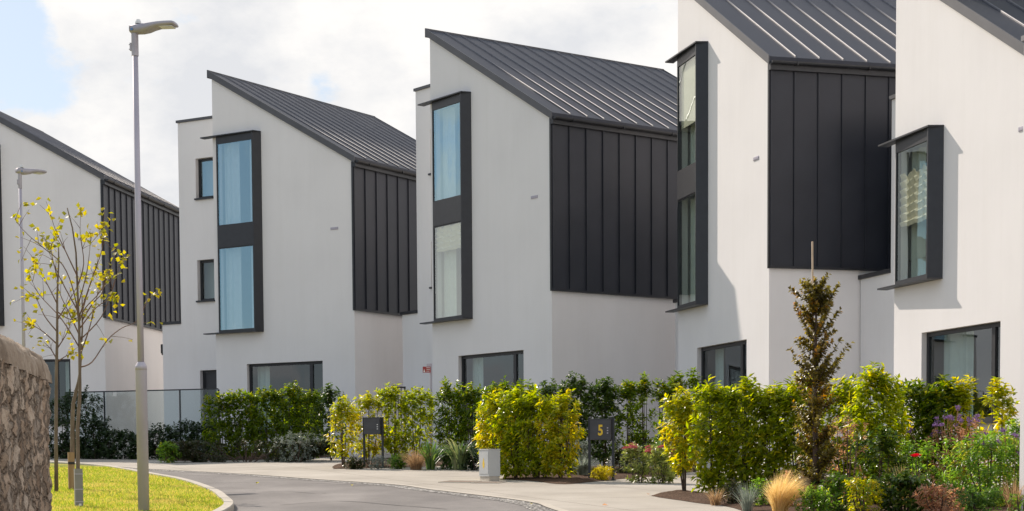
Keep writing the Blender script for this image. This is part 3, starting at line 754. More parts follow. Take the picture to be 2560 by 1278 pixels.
for px, Y, t, w, m, n, lb in (
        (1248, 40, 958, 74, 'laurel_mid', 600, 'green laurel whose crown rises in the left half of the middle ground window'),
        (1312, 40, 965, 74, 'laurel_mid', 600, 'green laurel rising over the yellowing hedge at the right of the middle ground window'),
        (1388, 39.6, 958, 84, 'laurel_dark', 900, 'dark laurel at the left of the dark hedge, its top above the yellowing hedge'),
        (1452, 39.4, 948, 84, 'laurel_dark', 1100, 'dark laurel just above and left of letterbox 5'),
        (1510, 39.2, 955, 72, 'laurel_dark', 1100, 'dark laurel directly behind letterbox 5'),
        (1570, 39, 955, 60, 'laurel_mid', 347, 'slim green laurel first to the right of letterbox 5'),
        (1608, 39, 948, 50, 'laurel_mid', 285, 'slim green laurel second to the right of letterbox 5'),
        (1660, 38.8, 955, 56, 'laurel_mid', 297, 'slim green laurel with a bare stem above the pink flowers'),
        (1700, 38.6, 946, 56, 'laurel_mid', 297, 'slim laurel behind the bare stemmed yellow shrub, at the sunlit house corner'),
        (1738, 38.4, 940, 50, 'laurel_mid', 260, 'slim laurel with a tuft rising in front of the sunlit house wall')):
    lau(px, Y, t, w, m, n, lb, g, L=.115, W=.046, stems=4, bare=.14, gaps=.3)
g = 'tall sunlit hedge right of the driveway'
for px, Y, t, w, m, n, lb in (
        (1713, 29.4, 985, 92, 'laurel_gold', 800, 'golden shrub on bare stems at the drive corner, left end of the sunlit hedge'),
        (1790, 28.8, 968, 100, 'laurel', 1300, 'bright laurel next to the golden bare stemmed shrub in the sunlit hedge'),
        (1858, 28.6, 965, 100, 'laurel', 1400, 'bright laurel in the middle of the sunlit hedge, behind the blond grass tuft'),
        (1926, 28.4, 975, 100, 'laurel', 1400, 'bright laurel of the sunlit hedge left of the copper beech'),
        (1998, 28.2, 962, 100, 'laurel', 1300, 'laurel of the sunlit hedge partly hidden by the copper beech')):
    lau(px, Y, t, w, m, n, lb, g, stems=5, bare=.02 if px > 1750 else .24)
g = 'hedge along the right hand house'
for px, Y, t, w, m, n, lb in (
        (2112, 28.0, 962, 90, 'laurel', 1000, 'laurel right of the copper beech with soft bright leaves'),
        (2192, 27.0, 930, 112, 'laurel', 1500, 'tallest laurel right of the copper beech, with a leafy pointed top'),
        (2290, 29.6, 968, 90, 'laurel_mid', 800, 'laurel below the left edge of the large curtained window'),
        (2360, 29.4, 960, 90, 'laurel_mid', 900, 'laurel covering the lower left of the large curtained window'),
        (2410, 29.2, 968, 60, 'laurel_gold', 450, 'yellowish laurel in front of the dark half of the large curtained window'),
        (2498, 28.2, 975, 70, 'laurel_gold', 330, 'thin yellow leaved shrub on a straight stem at the right of the large window')):
    lau(px, Y, t, w, m, n, lb, g, stems=3, bare=.1, L=.125, W=.05, gaps=.3)
g = 'garden hedge in front of the house by the lamp post'
for px, Y, t, w, m, n, lb in (
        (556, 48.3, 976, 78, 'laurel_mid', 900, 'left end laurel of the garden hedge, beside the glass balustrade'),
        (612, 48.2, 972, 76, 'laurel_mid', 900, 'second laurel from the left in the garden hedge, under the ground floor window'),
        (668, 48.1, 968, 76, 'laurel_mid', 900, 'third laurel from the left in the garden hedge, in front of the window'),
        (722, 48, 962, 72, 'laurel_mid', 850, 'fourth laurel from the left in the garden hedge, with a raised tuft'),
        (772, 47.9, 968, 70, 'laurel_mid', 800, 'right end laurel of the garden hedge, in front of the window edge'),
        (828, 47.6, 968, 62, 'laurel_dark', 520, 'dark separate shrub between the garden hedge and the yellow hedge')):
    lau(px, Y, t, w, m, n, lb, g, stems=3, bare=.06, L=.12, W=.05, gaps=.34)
g = 'dark shrubs in the shaded garden on the left'
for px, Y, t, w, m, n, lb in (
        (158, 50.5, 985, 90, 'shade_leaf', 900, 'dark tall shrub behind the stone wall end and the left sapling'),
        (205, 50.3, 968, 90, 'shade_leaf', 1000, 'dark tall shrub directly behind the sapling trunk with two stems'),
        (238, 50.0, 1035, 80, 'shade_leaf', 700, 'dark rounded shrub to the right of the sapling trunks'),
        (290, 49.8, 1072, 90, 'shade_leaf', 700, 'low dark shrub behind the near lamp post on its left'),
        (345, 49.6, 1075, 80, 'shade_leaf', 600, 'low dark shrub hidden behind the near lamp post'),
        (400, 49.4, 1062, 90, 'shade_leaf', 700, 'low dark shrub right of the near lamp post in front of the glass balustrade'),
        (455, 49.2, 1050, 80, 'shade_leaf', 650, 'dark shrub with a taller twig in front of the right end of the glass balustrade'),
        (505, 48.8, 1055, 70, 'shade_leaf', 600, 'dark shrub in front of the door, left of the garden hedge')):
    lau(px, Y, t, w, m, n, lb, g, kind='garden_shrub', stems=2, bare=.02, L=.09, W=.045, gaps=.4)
def low_hedge(px0, px1, Y0, Y1, top, n, mat, label):
    a, b = gx(px0, Y0), gx(px1, Y1); d = b - a; rz = math.atan2(d.y, d.x); Lh = d.length
    loc = (a + b) / 2; loc.z = gz(loc.x, loc.y); h = hof(loc.y, top, loc)
    return shrub('low_hedge', loc, h, Lh / 2, .35, n, mat, label, 'hedge', None, bare=.0, L=.07, W=.035, per=8, stems=9, rz=rz, flat=.65, top=.95, shoots=14, gaps=.6, droop=.1)
low_hedge(402, 830, 46.8, 46.6, 1102, 9500, 'lowhedge', 'low dark clipped hedge along the pavement below the garden hedge')
low_hedge(140, 270, 51.0, 50.5, 1102, 2600, 'shade_leaf', 'short low dark hedge at the left behind the two saplings')
lau(422, 46.4, 1103, 52, 'bright', 330, 'small sunlit leafy shrub at the left end of the low dark hedge', None, kind='garden_shrub', stems=3, bare=.0, L=.08, W=.045)
lau(742, 46.2, 1080, 100, 'greyleaf', 600, 'greyish mounded shrub in the shade at the right of the low dark hedge', None, kind='garden_shrub', stems=3, bare=.0, L=.07, W=.02)
# ---- small plants in the middle beds
tussock('grass_tuft', gx(1040, 40.6), 420, .55, .55, 'brown_grass', 'brown feathery grass tuft right of the plain letterbox', w=.006, arch=.9)
tussock('strap_plant', gx(1150, 40.4), 80, 1.15, .75, 'phormium', 'variegated strap leaved plant arching left of the grey cabinet', 'plant', w=.05, arch=1.7, seg=8, lo=.45)
tussock('strap_plant', gx(1078, 40.6), 60, .75, .4, 'strap_green', 'green fan leaved plant between the brown grass and the strap plant', 'plant', w=.045, arch=.9)
lau(945, 41.0, 1142, 42, 'greyleaf', 330, 'small silver grey bush at the foot of the plain letterbox', None, kind='silver_bush', cat='plant', stems=2, bare=.0, L=.05, W=.015)
lau(1506, 34.6, 1172, 48, 'goldbush', 520, 'small golden feathery bush between the posts of letterbox 5', None, kind='golden_bush', cat='plant', stems=2, bare=.0, L=.06, W=.016, droop=0)
tussock('grey_plant', gx(1455, 36.0), 130, .5, .38, 'greyleaf', 'grey green spiky plant left of letterbox 5', 'plant', w=.03, arch=1.0)
lau(1448, 37.2, 1105, 70, 'greyleaf', 360, 'grey leaved bush behind the spiky plant left of letterbox 5', None, kind='silver_bush', cat='plant', stems=3, bare=.0, L=.06, W=.02)
tussock('strap_plant', gx(1650, 37.4), 90, .75, .35, 'strap_green', 'bright green strap leaved plant behind the pink flowers', 'plant', w=.035, arch=.6)
tussock('grass_tuft', gx(2060 - 165, 23.6) if False else gx(1950, 23.8), 1500, .62, .40, 'straw', 'blond feather grass tuft in front of the sunlit hedge', w=.0045, arch=.9, lean=(.12, 0), seg=6)
def sedum(px, Y, top, wpx, nfl, label):
    loc = gx(px, Y); h = hof(Y, top, loc); r = wpx / 2 / F * Y
    e = shrub('sedum_plant', loc, h * .86, r, r * .8, 480, 'sedum_leaf', label, 'plant', 'pink flowering plants by the drive', bare=.0, L=.085, W=.05, per=8, stems=6, stemr=.008, droop=.1, gaps=.6, top=.9)
    for i in range(nfl):
        x, y = rng.uniform(-.9, .9) * r, rng.uniform(-.9, .5) * r; z = h * rng.uniform(.72, 1.0) if i else h
        m = 170; th = rng.uniform(0, 2 * math.pi, m); q = np.sqrt(rng.uniform(0, 1, m)) * .085
        Pp = np.stack([x + np.cos(th) * q, y + np.sin(th) * q, z - .035 * (q / .085) ** 2 + rng.normal(size=m) * .006], 1)
        leafmesh('flower_head', Pp, unit(m) * .5 + np.array([0, 0, .7]), unit(m), .026, .018, MT['sedum_flower'], e)
sedum(1600, 33.6, 1112, 88, 9, 'pink headed sedum plant right of letterbox 5')
sedum(1655, 33.2, 1118, 70, 4, 'pink headed sedum plant with few flowers, beside the golden bare stemmed shrub')
tussock('lavender', gx(1868, 24.6), 160, .42, .28, 'greyleaf', 'grey violet lavender left of the blond grass tuft', 'plant', w=.006, arch=.4)
tussock('grass_tuft', gx(1790, 26.2), 160, .3, .3, 'brown_grass', 'dry low grass at the foot of the sunlit hedge near the drive', w=.006, arch=1)
g = 'low leafy plants filling the middle beds'
for px, Y, t, wpx, m, n, lb in ((890, 41.2, 1148, 46, 'lowhedge', 160, 'low leafy plant at the foot of the bare stemmed yellow shrub'), (1000, 41.2, 1140, 46, 'bright', 180, 'low green plant right of the silver bush by the plain letterbox'),
        (1110, 40.8, 1128, 60, 'strap_green', 240, 'low green plant between the fan leaved and the strap leaved plant'), (1190, 40.2, 1120, 60, 'shade_leaf', 260, 'low dark plant behind the grey cabinet on its left'),
        (1420, 36.6, 1128, 60, 'shade_leaf', 240, 'low dark plant at the right foot of the yellowing hedge'), (1550, 36.8, 1132, 50, 'lowhedge', 220, 'low plant right of letterbox 5 before the pink flowers'),
        (1590, 37.0, 1120, 60, 'shade_leaf', 260, 'low dark plant behind the first pink flower heads'), (1690, 36.2, 1125, 50, 'bright', 200, 'low green plant behind the golden bare stemmed shrub')):
    lau(px, Y, t, wpx, m, n, lb, g, kind='low_plant', cat='plant', stems=2, bare=.0, L=.08, W=.035)
g = 'small plants at the foot of the sunlit hedge'
for px, Y, t, wpx, m, n, lb in ((1830, 26.4, 1212, 60, 'lowhedge', 240, 'low bronze plant left of the lavender at the foot of the sunlit hedge'), (1900, 25.6, 1205, 70, 'bright', 260, 'low green plant behind the blond grass tuft'),
        (1990, 25.2, 1190, 70, 'russet', 240, 'russet leaved plant between the blond grass and the copper beech'), (2040, 23.6, 1232, 80, 'bright', 300, 'low green plant at the foot of the copper beech')):
    lau(px, Y, t, wpx, m, n, lb, g, kind='low_plant', cat='plant', stems=2, bare=.0, L=.06, W=.025)
# ---- the flower bed at the lower right
lau(2118, 24.8, 1050, 105, 'russet', 420, 'brown wispy dry shrub right of the copper beech trunk', None, kind='dry_shrub', stems=9, bare=.02, L=.05, W=.010, gaps=.2, stemr=.008)
lau(2100, 24.0, 1195, 150, 'bright', 700, 'yellow green low bush behind the timber stake', None, kind='garden_shrub', stems=4, bare=.0, L=.06, W=.035)
lau(2196, 25.4, 1085, 110, 'laurel_dark', 800, 'dark green shrub below the tallest laurel', None, kind='garden_shrub', stems=3, bare=.0, L=.09, W=.04)
lau(2160, 23.4, 1205, 95, 'laurel_gold', 420, 'yellowish seedy plant in front of the dry brown shrub', None, kind='garden_shrub', stems=4, bare=.05, L=.05, W=.024)
lau(2400, 26.0, 1072, 150, 'russet', 900, 'russet leaved bush behind the red rose', None, kind='russet_shrub', stems=7, bare=.05, L=.055, W=.016, gaps=.25)
lau(2300, 25.6, 1108, 120, 'bright', 520, 'loose light green perennial around the red rose', None, kind='garden_shrub', stems=6, bare=.0, L=.07, W=.026, gaps=.2)
lau(2470, 24.6, 1092, 190, 'bright', 2600, 'large glossy bright green bush at the lower right', None, kind='garden_shrub', stems=6, bare=.0, L=.085, W=.024, gaps=.45)
lau(2545, 25.4, 1050, 90, 'bright', 700, 'upright green bush at the right edge below the pale house wall', None, kind='garden_shrub', stems=4, bare=.0, L=.08, W=.026)
lau(2350, 23.0, 1222, 120, 'russet', 420, 'low red leaved plant at the bottom right', None, kind='russet_shrub', stems=6, bare=.0, L=.06, W=.026)
lau(2450, 22.6, 1232, 95, 'strap_green', 520, 'low fern like green plant at the bottom right, in front of the glossy bush', None, kind='fern', cat='plant', stems=3, bare=.0, L=.07, W=.02)
lau(2265, 23.6, 1195, 110, 'laurel_dark', 560, 'dark low shrub at the bottom, below the red rose', None, kind='garden_shrub', stems=3, bare=.0, L=.08, W=.05)
lau(2552, 22.2, 1240, 60, 'bright', 900, 'clipped round box ball cut by the lower right corner', None, kind='box_ball', cat='shrub', stems=2, bare=.0, L=.022, W=.014, gaps=.9, shoots=0)
tussock('dry_grass', gx(2535, 23.6), 220, .5, .3, 'brown_grass', 'reddish dry grass beside the clipped box ball', w=.006, arch=.5)
tussock('dry_grass', gx(2262, 25.0), 240, .62, .4, 'straw', 'pale dry stems left of the red rose', w=.005, arch=.4)
def verbena(px, Y, top, n, spread, label):
    loc = gx(px, Y); h = hof(Y, top, loc)
    e = empty('verbena', loc, 0, label, 'plant', 'purple topped flowers at the right')
    mb = MB(); P = []
    for i in range(n):
        x, y = rng.normal() * spread, rng.normal() * spread * .6; hh = h * rng.uniform(.72, 1.02); b = (x * .3, y * .3, 0)
        mb.tube([b, (x * .6, y * .6, hh * .5), (x, y, hh)], .004, 4)
        for k in range(2):
            x2, y2 = x + rng.normal() * .06, y + rng.normal() * .05; h2 = hh - rng.uniform(0, .06)
            mb.tube([(x * .85, y * .85, hh * .8), (x2, y2, h2)], .003, 4)
            P = P + [(x2 + rng.normal() * .014, y2 + rng.normal() * .014, h2 + rng.normal() * .010) for _ in range(22)]
        P = P + [(x + rng.normal() * .016, y + rng.normal() * .016, hh + rng.normal() * .010) for _ in range(26)]
        leafmesh('flower_head', np.array(P), unit(len(P)), unit(len(P)), .022, .016, MT['purple'], e); P = []
    mb.build('stem', MT['brown_grass'], e)
verbena(2360, 26.2, 1018, 10, .24, 'tall purple verbena between the large window and the russet bush')
verbena(2420, 26.4, 1040, 5, .16, 'purple verbena nearer the dark half of the large window')
verbena(2530, 24.4, 1082, 6, .10, 'purple flower spikes by the pale wall at the right edge')
def rose(px, py, Y):
    loc = gx(px, Y); p = at(px, py, Y); h = p.z - loc.z
    e = empty('rose_bush', loc, 0, 'single deep red rose on a thorny stem in the flower bed', 'flower')
    mb = MB(); mb.tube([(.05, 0, 0), (.02, .02, h * .5), (0, 0, h - .03)], [.009, .007, .005], 6); mb.build('stem', MT['dark_bark'], e)
    Pp, D, Nn = [], [], []
    for r in range(5):
        for k in range(7):
            a = k * 2 * math.pi / 7 + r * .5; q = .004 + .011 * r
            Pp.append((math.cos(a) * q, math.sin(a) * q, h - .03)); D.append((math.cos(a) * (.15 + .22 * r), math.sin(a) * (.15 + .22 * r), 1 - .13 * r)); Nn.append((-math.cos(a), -math.sin(a), .3))
    leafmesh('bloom', Pp, D, Nn, .05, .06, MT['rose'], e, fold=.3, droop=-.25)
    C = np.array([(rng.normal() * .08, rng.normal() * .06, h * rng.uniform(.2, .85)) for _ in range(14)]); A = unit(14)
    leafmesh('foliage', *clump_leaves(C, A, 5, .06, .04), MT['bright'], e)
rose(2290, 1137, 24.2)

# ------------------------------------------------------------------ trees
def twigs_leaves(limbs, n_tip, L, spread):
    C = []; A = []
    for pts, r in limbs:
        m = len(pts)
        for i in range(1, m):
            a, b = Vector(pts[i - 1]), Vector(pts[i]); f = i / (m - 1)
            k = n_tip if i == m - 1 else int(n_tip * .5 * f)
            for _ in range(k):
                t = rng.uniform(.3, 1); p = a.lerp(b, t)
                C.append(p + Vector(rng.normal(size=3)) * spread); A.append((b - a).normalized() + Vector((0, 0, .1)))
    return np.array([tuple(c) for c in C]), np.array([tuple(a) for a in A])
def sapling(Y, trunk, branches, label, r0, nleaf, guard=None):
    base = at(trunk[0][0], trunk[0][1], Y)
    gl = gz(base.x, Y)
    e = empty('sapling', (base.x, Y, gl), 0, label, 'tree', 'young trees on the lawn')
    o = Vector((base.x, Y, gl))
    tp = [at(x, y, Y) - o for x, y in trunk]; tp[0].z = -.05
    mb = MB(); n = len(tp); mb.tube(tp, [r0 * (1 - .75 * i / (n - 1)) for i in range(n)], 8); mb.build('trunk', MT['bark'], e, True)
    limbs = []
    mb = MB()
    for br in branches:
        dy = rng.uniform(-.5, .5); k = len(br) - 1
        p = spline([at(x, y, Y) - o + Vector((0, dy * (i / k), 0)) for i, (x, y) in enumerate(br)], 4)
        rr = r0 * .36; mb.tube(p, [max(.0028, rr * (1 - .88 * i / (len(p) - 1))) for i in range(len(p))], 6)
        limbs.append((p[len(p) // 3:], rr))
        for q in range(5):                                   # side twigs
            i = rng.integers(len(p) // 4, len(p) - 1); a = p[i]; d = (p[i + 1] - p[i - 1]).normalized()
            s = (d * .7 + Vector(rng.normal(size=3)) * .55 + Vector((0, 0, .35))).normalized() * rng.uniform(.14, .38)
            tw = [a, a + s * .5 + Vector((0, 0, .01)), a + s]
            mb.tube(tw, [.004, .003, .002], 4); limbs.append((tw, .004))
    mb.build('branch', MT['twig'], e, True)
    C = []; A = []
    for pts, _ in limbs:
        pts = [Vector(q) for q in pts]; big = len(pts) > 3
        ks = ([len(pts) - 1, len(pts) - 1, int(len(pts) * .8), int(len(pts) * .55)] if big else [2])
        for k in ks:
            if rng.uniform() > (nleaf if k != len(pts) - 1 else 1): continue
            for _ in range(rng.integers(2, 6) if big else rng.integers(1, 4)):
                C.append(tuple(pts[k] + Vector(rng.normal(size=3)) * .035)); A.append(tuple((pts[k] - pts[k - 1]).normalized()))
    C = np.array(C); A = np.array(A); m = len(C)
    r = unit(m); D = r * .9 + A * .4; D[:, 2] -= .15
    leafmesh('foliage', C, D, unit(m) * .5 + np.array([0, -.5, .6]), rng.uniform(.06, .105, m), rng.uniform(.055, .09, m), MT['lime'], e, fold=.12)
    return e
sapling(25.9, [(195, 1268), (195, 1173), (194, 1067), (199, 1000), (200, 960), (199, 900), (198, 812), (196, 780), (193, 706), (190, 632), (181, 570), (168, 520)],
        [[(201, 918), (230, 905), (268, 850), (304, 820), (342, 801), (372, 745), (384, 728)],
         [(198, 815), (186, 733), (159, 664), (110, 620), (75, 590), (48, 560), (44, 548)],
         [(198, 792), (228, 706), (255, 632), (262, 590), (258, 572)],
         [(199, 802), (215, 770), (255, 727), (285, 660), (296, 618)],
         [(198, 823), (239, 775), (272, 754), (288, 742)],
         [(196, 780), (155, 706), (130, 650), (125, 606)],
         [(194, 715), (212, 660), (206, 590), (210, 540)],
         [(193, 690), (170, 630), (152, 580), (148, 548)],
         [(200, 850), (250, 790), (280, 700), (290, 640)],
         [(199, 870), (160, 800), (110, 740), (92, 690)],
         [(196, 760), (220, 690), (232, 640), (240, 600)]],
        'taller sapling with bright yellow green leaves, its trunk rising from the grey guard', .030, .7)
sapling(31.3, [(180, 1220), (181, 1128), (181, 1060), (183, 1010), (190, 978), (196, 955), (200, 930), (203, 880), (206, 820), (205, 740)],
        [[(203, 880), (225, 830), (245, 770), (258, 720)], [(204, 850), (180, 790), (160, 740), (150, 690)], [(205, 780), (215, 720), (222, 670)],
         [(206, 800), (235, 760), (262, 735), (275, 700)]],
        'sapling with a bent stem rising from the tan timber post, behind the taller sapling', .042, .5)
sapling(30.2, [(141, 1240), (140, 1100), (141, 930), (143, 845), (143, 740), (147, 650), (146, 610)],
        [[(143, 830), (110, 790), (85, 740), (68, 735)], [(143, 800), (165, 760), (185, 720), (200, 690)], [(142, 860), (105, 830), (75, 812), (52, 802)],
         [(143, 760), (115, 700), (95, 655)], [(144, 870), (170, 830), (190, 775)], [(143, 900), (120, 870), (95, 850)], [(145, 700), (130, 650), (120, 615)],
         [(144, 780), (180, 800), (215, 790)], [(142, 905), (165, 890), (185, 880)]],
        'thin sapling directly beside the end of the stone wall', .034, .8)
def guard_post(px, Y, top, wpx, mat, kind, label, cat):
    b = gx(px, Y); h = at(px, top, Y).z - b.z; w = wpx / F * Y
    e = empty(kind, b, .35, label, cat)
    mb = MB()
    if kind == 'tree_guard':
        t = .006; a = w / 2 * .78
        mb.box(-a, a, -a, -a + t, 0, h); mb.box(-a, a, a - t, a, 0, h); mb.box(-a, -a + t, -a + t, a - t, 0, h); mb.box(a - t, a, -a + t, a - t, 0, h)
        mb.build('sleeve', MT[mat], e)
        s = MB()
        for z in (.12, h * .5, h - .08): s.box(-a - .004, a + .004, -a - .004, -a - .001, z, z + .012); s.box(a + .001, a + .004, -a - .004, a, z, z + .012)
        s.build('band', MT['grey_metal'], e)
        s = MB(); s.box(-a * .1, a * .5, -a - .006, -a - .002, .05, .10); s.build('label_patch', MT['white_plastic'], e)
    else:
        a = w / 2 * .75
        mb.box(-a, a, -a * .6 - .05, a * .6 - .05, -.3, h); mb.build('post', MT[mat], e)
        s = MB(); s.box(-a - .003, a + .003, -a * .6 - .056, -a * .6 - .051, h * .7, h * .7 + .04); s.build('strap', MT['black'], e)
guard_post(195, 25.9, 1172, 25, 'guard', 'tree_guard', 'grey sleeve guard around the trunk foot of the taller sapling', 'tree guard')
guard_post(177, 31.25, 1131, 21, 'timber', 'timber_stake', 'tan square timber post at the foot of the bent sapling', 'stake')
def beech():
    Y = 24.4; loc = gx(2038, Y); h = hof(Y, 690, loc)
    e = empty('copper_beech', loc, 0, 'slender columnar copper beech in front of the sunlit hedge', 'tree')
    mb = MB(); mb.tube([(0, 0, -.1), (.01, 0, .6), (-.01, .01, 1.4), (.0, 0, 2.2), (.01, 0, h * .97)], [.05, .042, .033, .022, .006], 8)
    mb.build('trunk', MT['dark_bark'], e, True)
    C = []; A = []; br = MB()
    for i in range(165):
        t = rng.uniform(.02, 1); z0 = t * h * .93; a = rng.uniform(0, 2 * math.pi)
        wd = (.13 + .15 * math.sin(min(1, (1 - t) * 1.7 + .12) * math.pi * .5)) * rng.uniform(.55, 1.15)
        if t > .8: wd *= 1.0
        ln = wd; tip = Vector((math.cos(a) * ln, math.sin(a) * ln, z0 + ln * rng.uniform(.5, 1.5)))
        b0 = Vector((0, 0, z0)); mid = b0.lerp(tip, .5) + Vector((0, 0, -.03))
        br.tube([b0, mid, tip], [.008, .005, .002], 4)
        for q in np.linspace(.25, 1, 5):
            p = b0.lerp(tip, q); C.append(tuple(p)); A.append(tuple((tip - b0).normalized()))
    for sx, sz, tz in ((.38, 1.75, 2.2), (-.25, 2.3, 2.72), (-.29, 2.75, 2.92), (.25, 2.35, 2.62), (-.22, 1.3, 1.75), (.24, 2.6, 2.95)):
        b0 = Vector((sx * .3, 0, sz)); tip = Vector((sx * 1.12, -.05, tz)); br.tube([b0, tip], [.006, .002], 4)
        for q in np.linspace(.3, 1, 7): C.append(tuple(b0.lerp(tip, q))); A.append(tuple((tip - b0).normalized()))
    br.build('branch', MT['dark_bark'], e, True)
    P, D, Nn, L, W = clump_leaves(np.array(C), np.array(A), 9, .058, .042, .2)
    leafmesh('foliage', P, D, Nn, L, W, MT['beech'], e)
    # cane behind the stem
    q = gx(2036, Y + .06); top = at(2031, 604, Y + .06)
    mb = MB(); mb.tube([(0, 0, -.2), (top.x - q.x, 0, top.z - q.z)], [.016, .012], 7)
    c = mb.build('support_cane', MT['cane'], None, True); c.location = q
    tag(c, 'pale bamboo cane sticking out above the copper beech', 'cane')
    # timber stake and cross rail
    p = gx(2092, Y); hh = hof(Y, 1193, p)
    s = empty('tree_stake', p, 0, 'weathered timber stake with cross rail tied to the copper beech', 'stake')
    mb = MB(); mb.box(-.045, .045, -.035, .035, -.3, hh); mb.build('post', MT['timber_grey'], s)
    x = loc.x - p.x
    mb = MB(); mb.box(x - .20, -.05, -.085, -.055, hh - .13, hh - .02); mb.box(-.05, .05, -.062, -.036, hh - .13, hh - .02); mb.build('cross_rail', MT['timber_grey'], s)
    mb = MB(); mb.box(x - .07, x + .09, -.10, -.087, hh - .11, hh - .06); mb.build('rubber_tie', MT['black'], s)
beech()

# ------------------------------------------------------------------ street lamps
def lamp(px, Y, base_py, sh_py, top_py, w_base, w_tube, head_ang, label, head_len=.62):
    b = gx(px, Y); gl = b.z
    e = empty('street_lamp', b, 0, label, 'street lamp', 'grey street lamps')
    top = at(px, top_py, Y).z - gl; sh = at(px, sh_py, Y).z - gl if sh_py else 1.9
    rb, rt = w_base / 2, w_tube / 2
    mb = MB(); mb.tube([(0, 0, -.3), (0, 0, sh - .06), (0, 0, sh - .055)], [rb, rb, rb * 1.03], 20); mb.tube([(0, 0, sh - .055), (0, 0, sh), (0, 0, sh + .05)], [rb * 1.03, rb * 1.0, rt * 1.25], 20)
    col = mb.build('base_column', MT['grey_metal'], e, False)
    for p in col.data.polygons: p.use_smooth = abs(p.normal.z) < .3
    d = MB(); d.box(-.055, .055, rb - .02, rb + .003, .5, 1.1); d.build('access_door', MT['grey_metal'], col)
    mb = MB(); mb.tube([(0, 0, sh + .05), (0, 0, sh + 1.5), (0, 0, top)], [rt * 1.12, rt * 1.03, rt], 16); mb.build('pole', MT['grey_metal'], e, True)
    # spigot and head
    hd = empty('lantern', (0, 0, 0), head_ang); hd.parent = e
    mb = MB(); mb.tube([(0, 0, top - .27), (0, 0, top + .055)], [rt * 1.22, rt * 1.22], 14); mb.box(-rt * 1.22 - .02, -rt, -.02, .02, top - .2, top - .1); mb.box(-rt * 1.22 - .035, -rt, -.008, .008, top - .185, top - .175); mb.box(-rt * 1.22 - .035, -rt, -.008, .008, top - .125, top - .115)
    mb.build('spigot', MT['lamp_head'], hd)
    prof = [(-.055, -.02, .105), (.03, -.04, .11), (.12, -.038, .118), (.20, -.02, .125), (.27, .018, .13), (.34, .042, .135), (.44, .052, .14), (.54, .060, .14), (.575, .064, .125), (.585, .068, .10)]
    V = []; Fc = []; n = 10; k = head_len / .64
    for i, (x, z0, z1) in enumerate(prof):
        wd = .075 + .05 * math.sin(min(1, max(0, x) / .35) * math.pi / 2); wd *= 1 if x < .5 else (.92 if x < .58 else .75)
        for j in range(n):
            a = 2 * math.pi * j / n; c_, s_ = math.cos(a), math.sin(a)
            y = math.copysign(abs(c_) ** .55, c_) * wd; zz = (z0 + z1) / 2 + math.copysign(abs(s_) ** .6, s_) * (z1 - z0) / 2
            V.append((x * k, y, top + .045 + zz * .8))
    for i in range(len(prof) - 1):
        for j in range(n): Fc.append((i * n + j, i * n + (j + 1) % n, (i + 1) * n + (j + 1) % n, (i + 1) * n + j))
    Fc.append(tuple(range(n))[::-1]); Fc.append(tuple(range((len(prof) - 1) * n, len(prof) * n)))
    mesh('lamp_head', V, Fc, MT['lamp_head'], hd, True)
    mb = MB(); mb.box(.36 * k, .55 * k, -.085, .085, top + .082, top + .090); mb.build('light_panel', MT['white_plastic'], hd)
    mb = MB(); mb.tube([(.05, 0, top + .115), (.05, 0, top + .145)], [.042, .036], 12); mb.build('sensor_socket', MT['black'], hd)
    mb = MB(); mb.tube([(.05, 0, top + .146), (.05, 0, top + .17), (.05, 0, top + .20)], [.04, .04, .026], 12); mb.build('photocell', MT['white_plastic'], hd)
    mb = MB(); mb.box(-.03, .0, -.086, -.080, top + .045, top + .075); mb.build('badge', plain('badge_blue', (.10, .22, .45), .5, var=.02), hd)
lamp(357, 24.6, 1285, 915, 88, .150, .076, -.12, 'near grey street lamp standing on the lawn, its lantern pointing right')
lamp(66, 37.2, 1180, None, 437, .12, .062, .95, 'farther grey street lamp rising behind the stone wall at the left', .66)

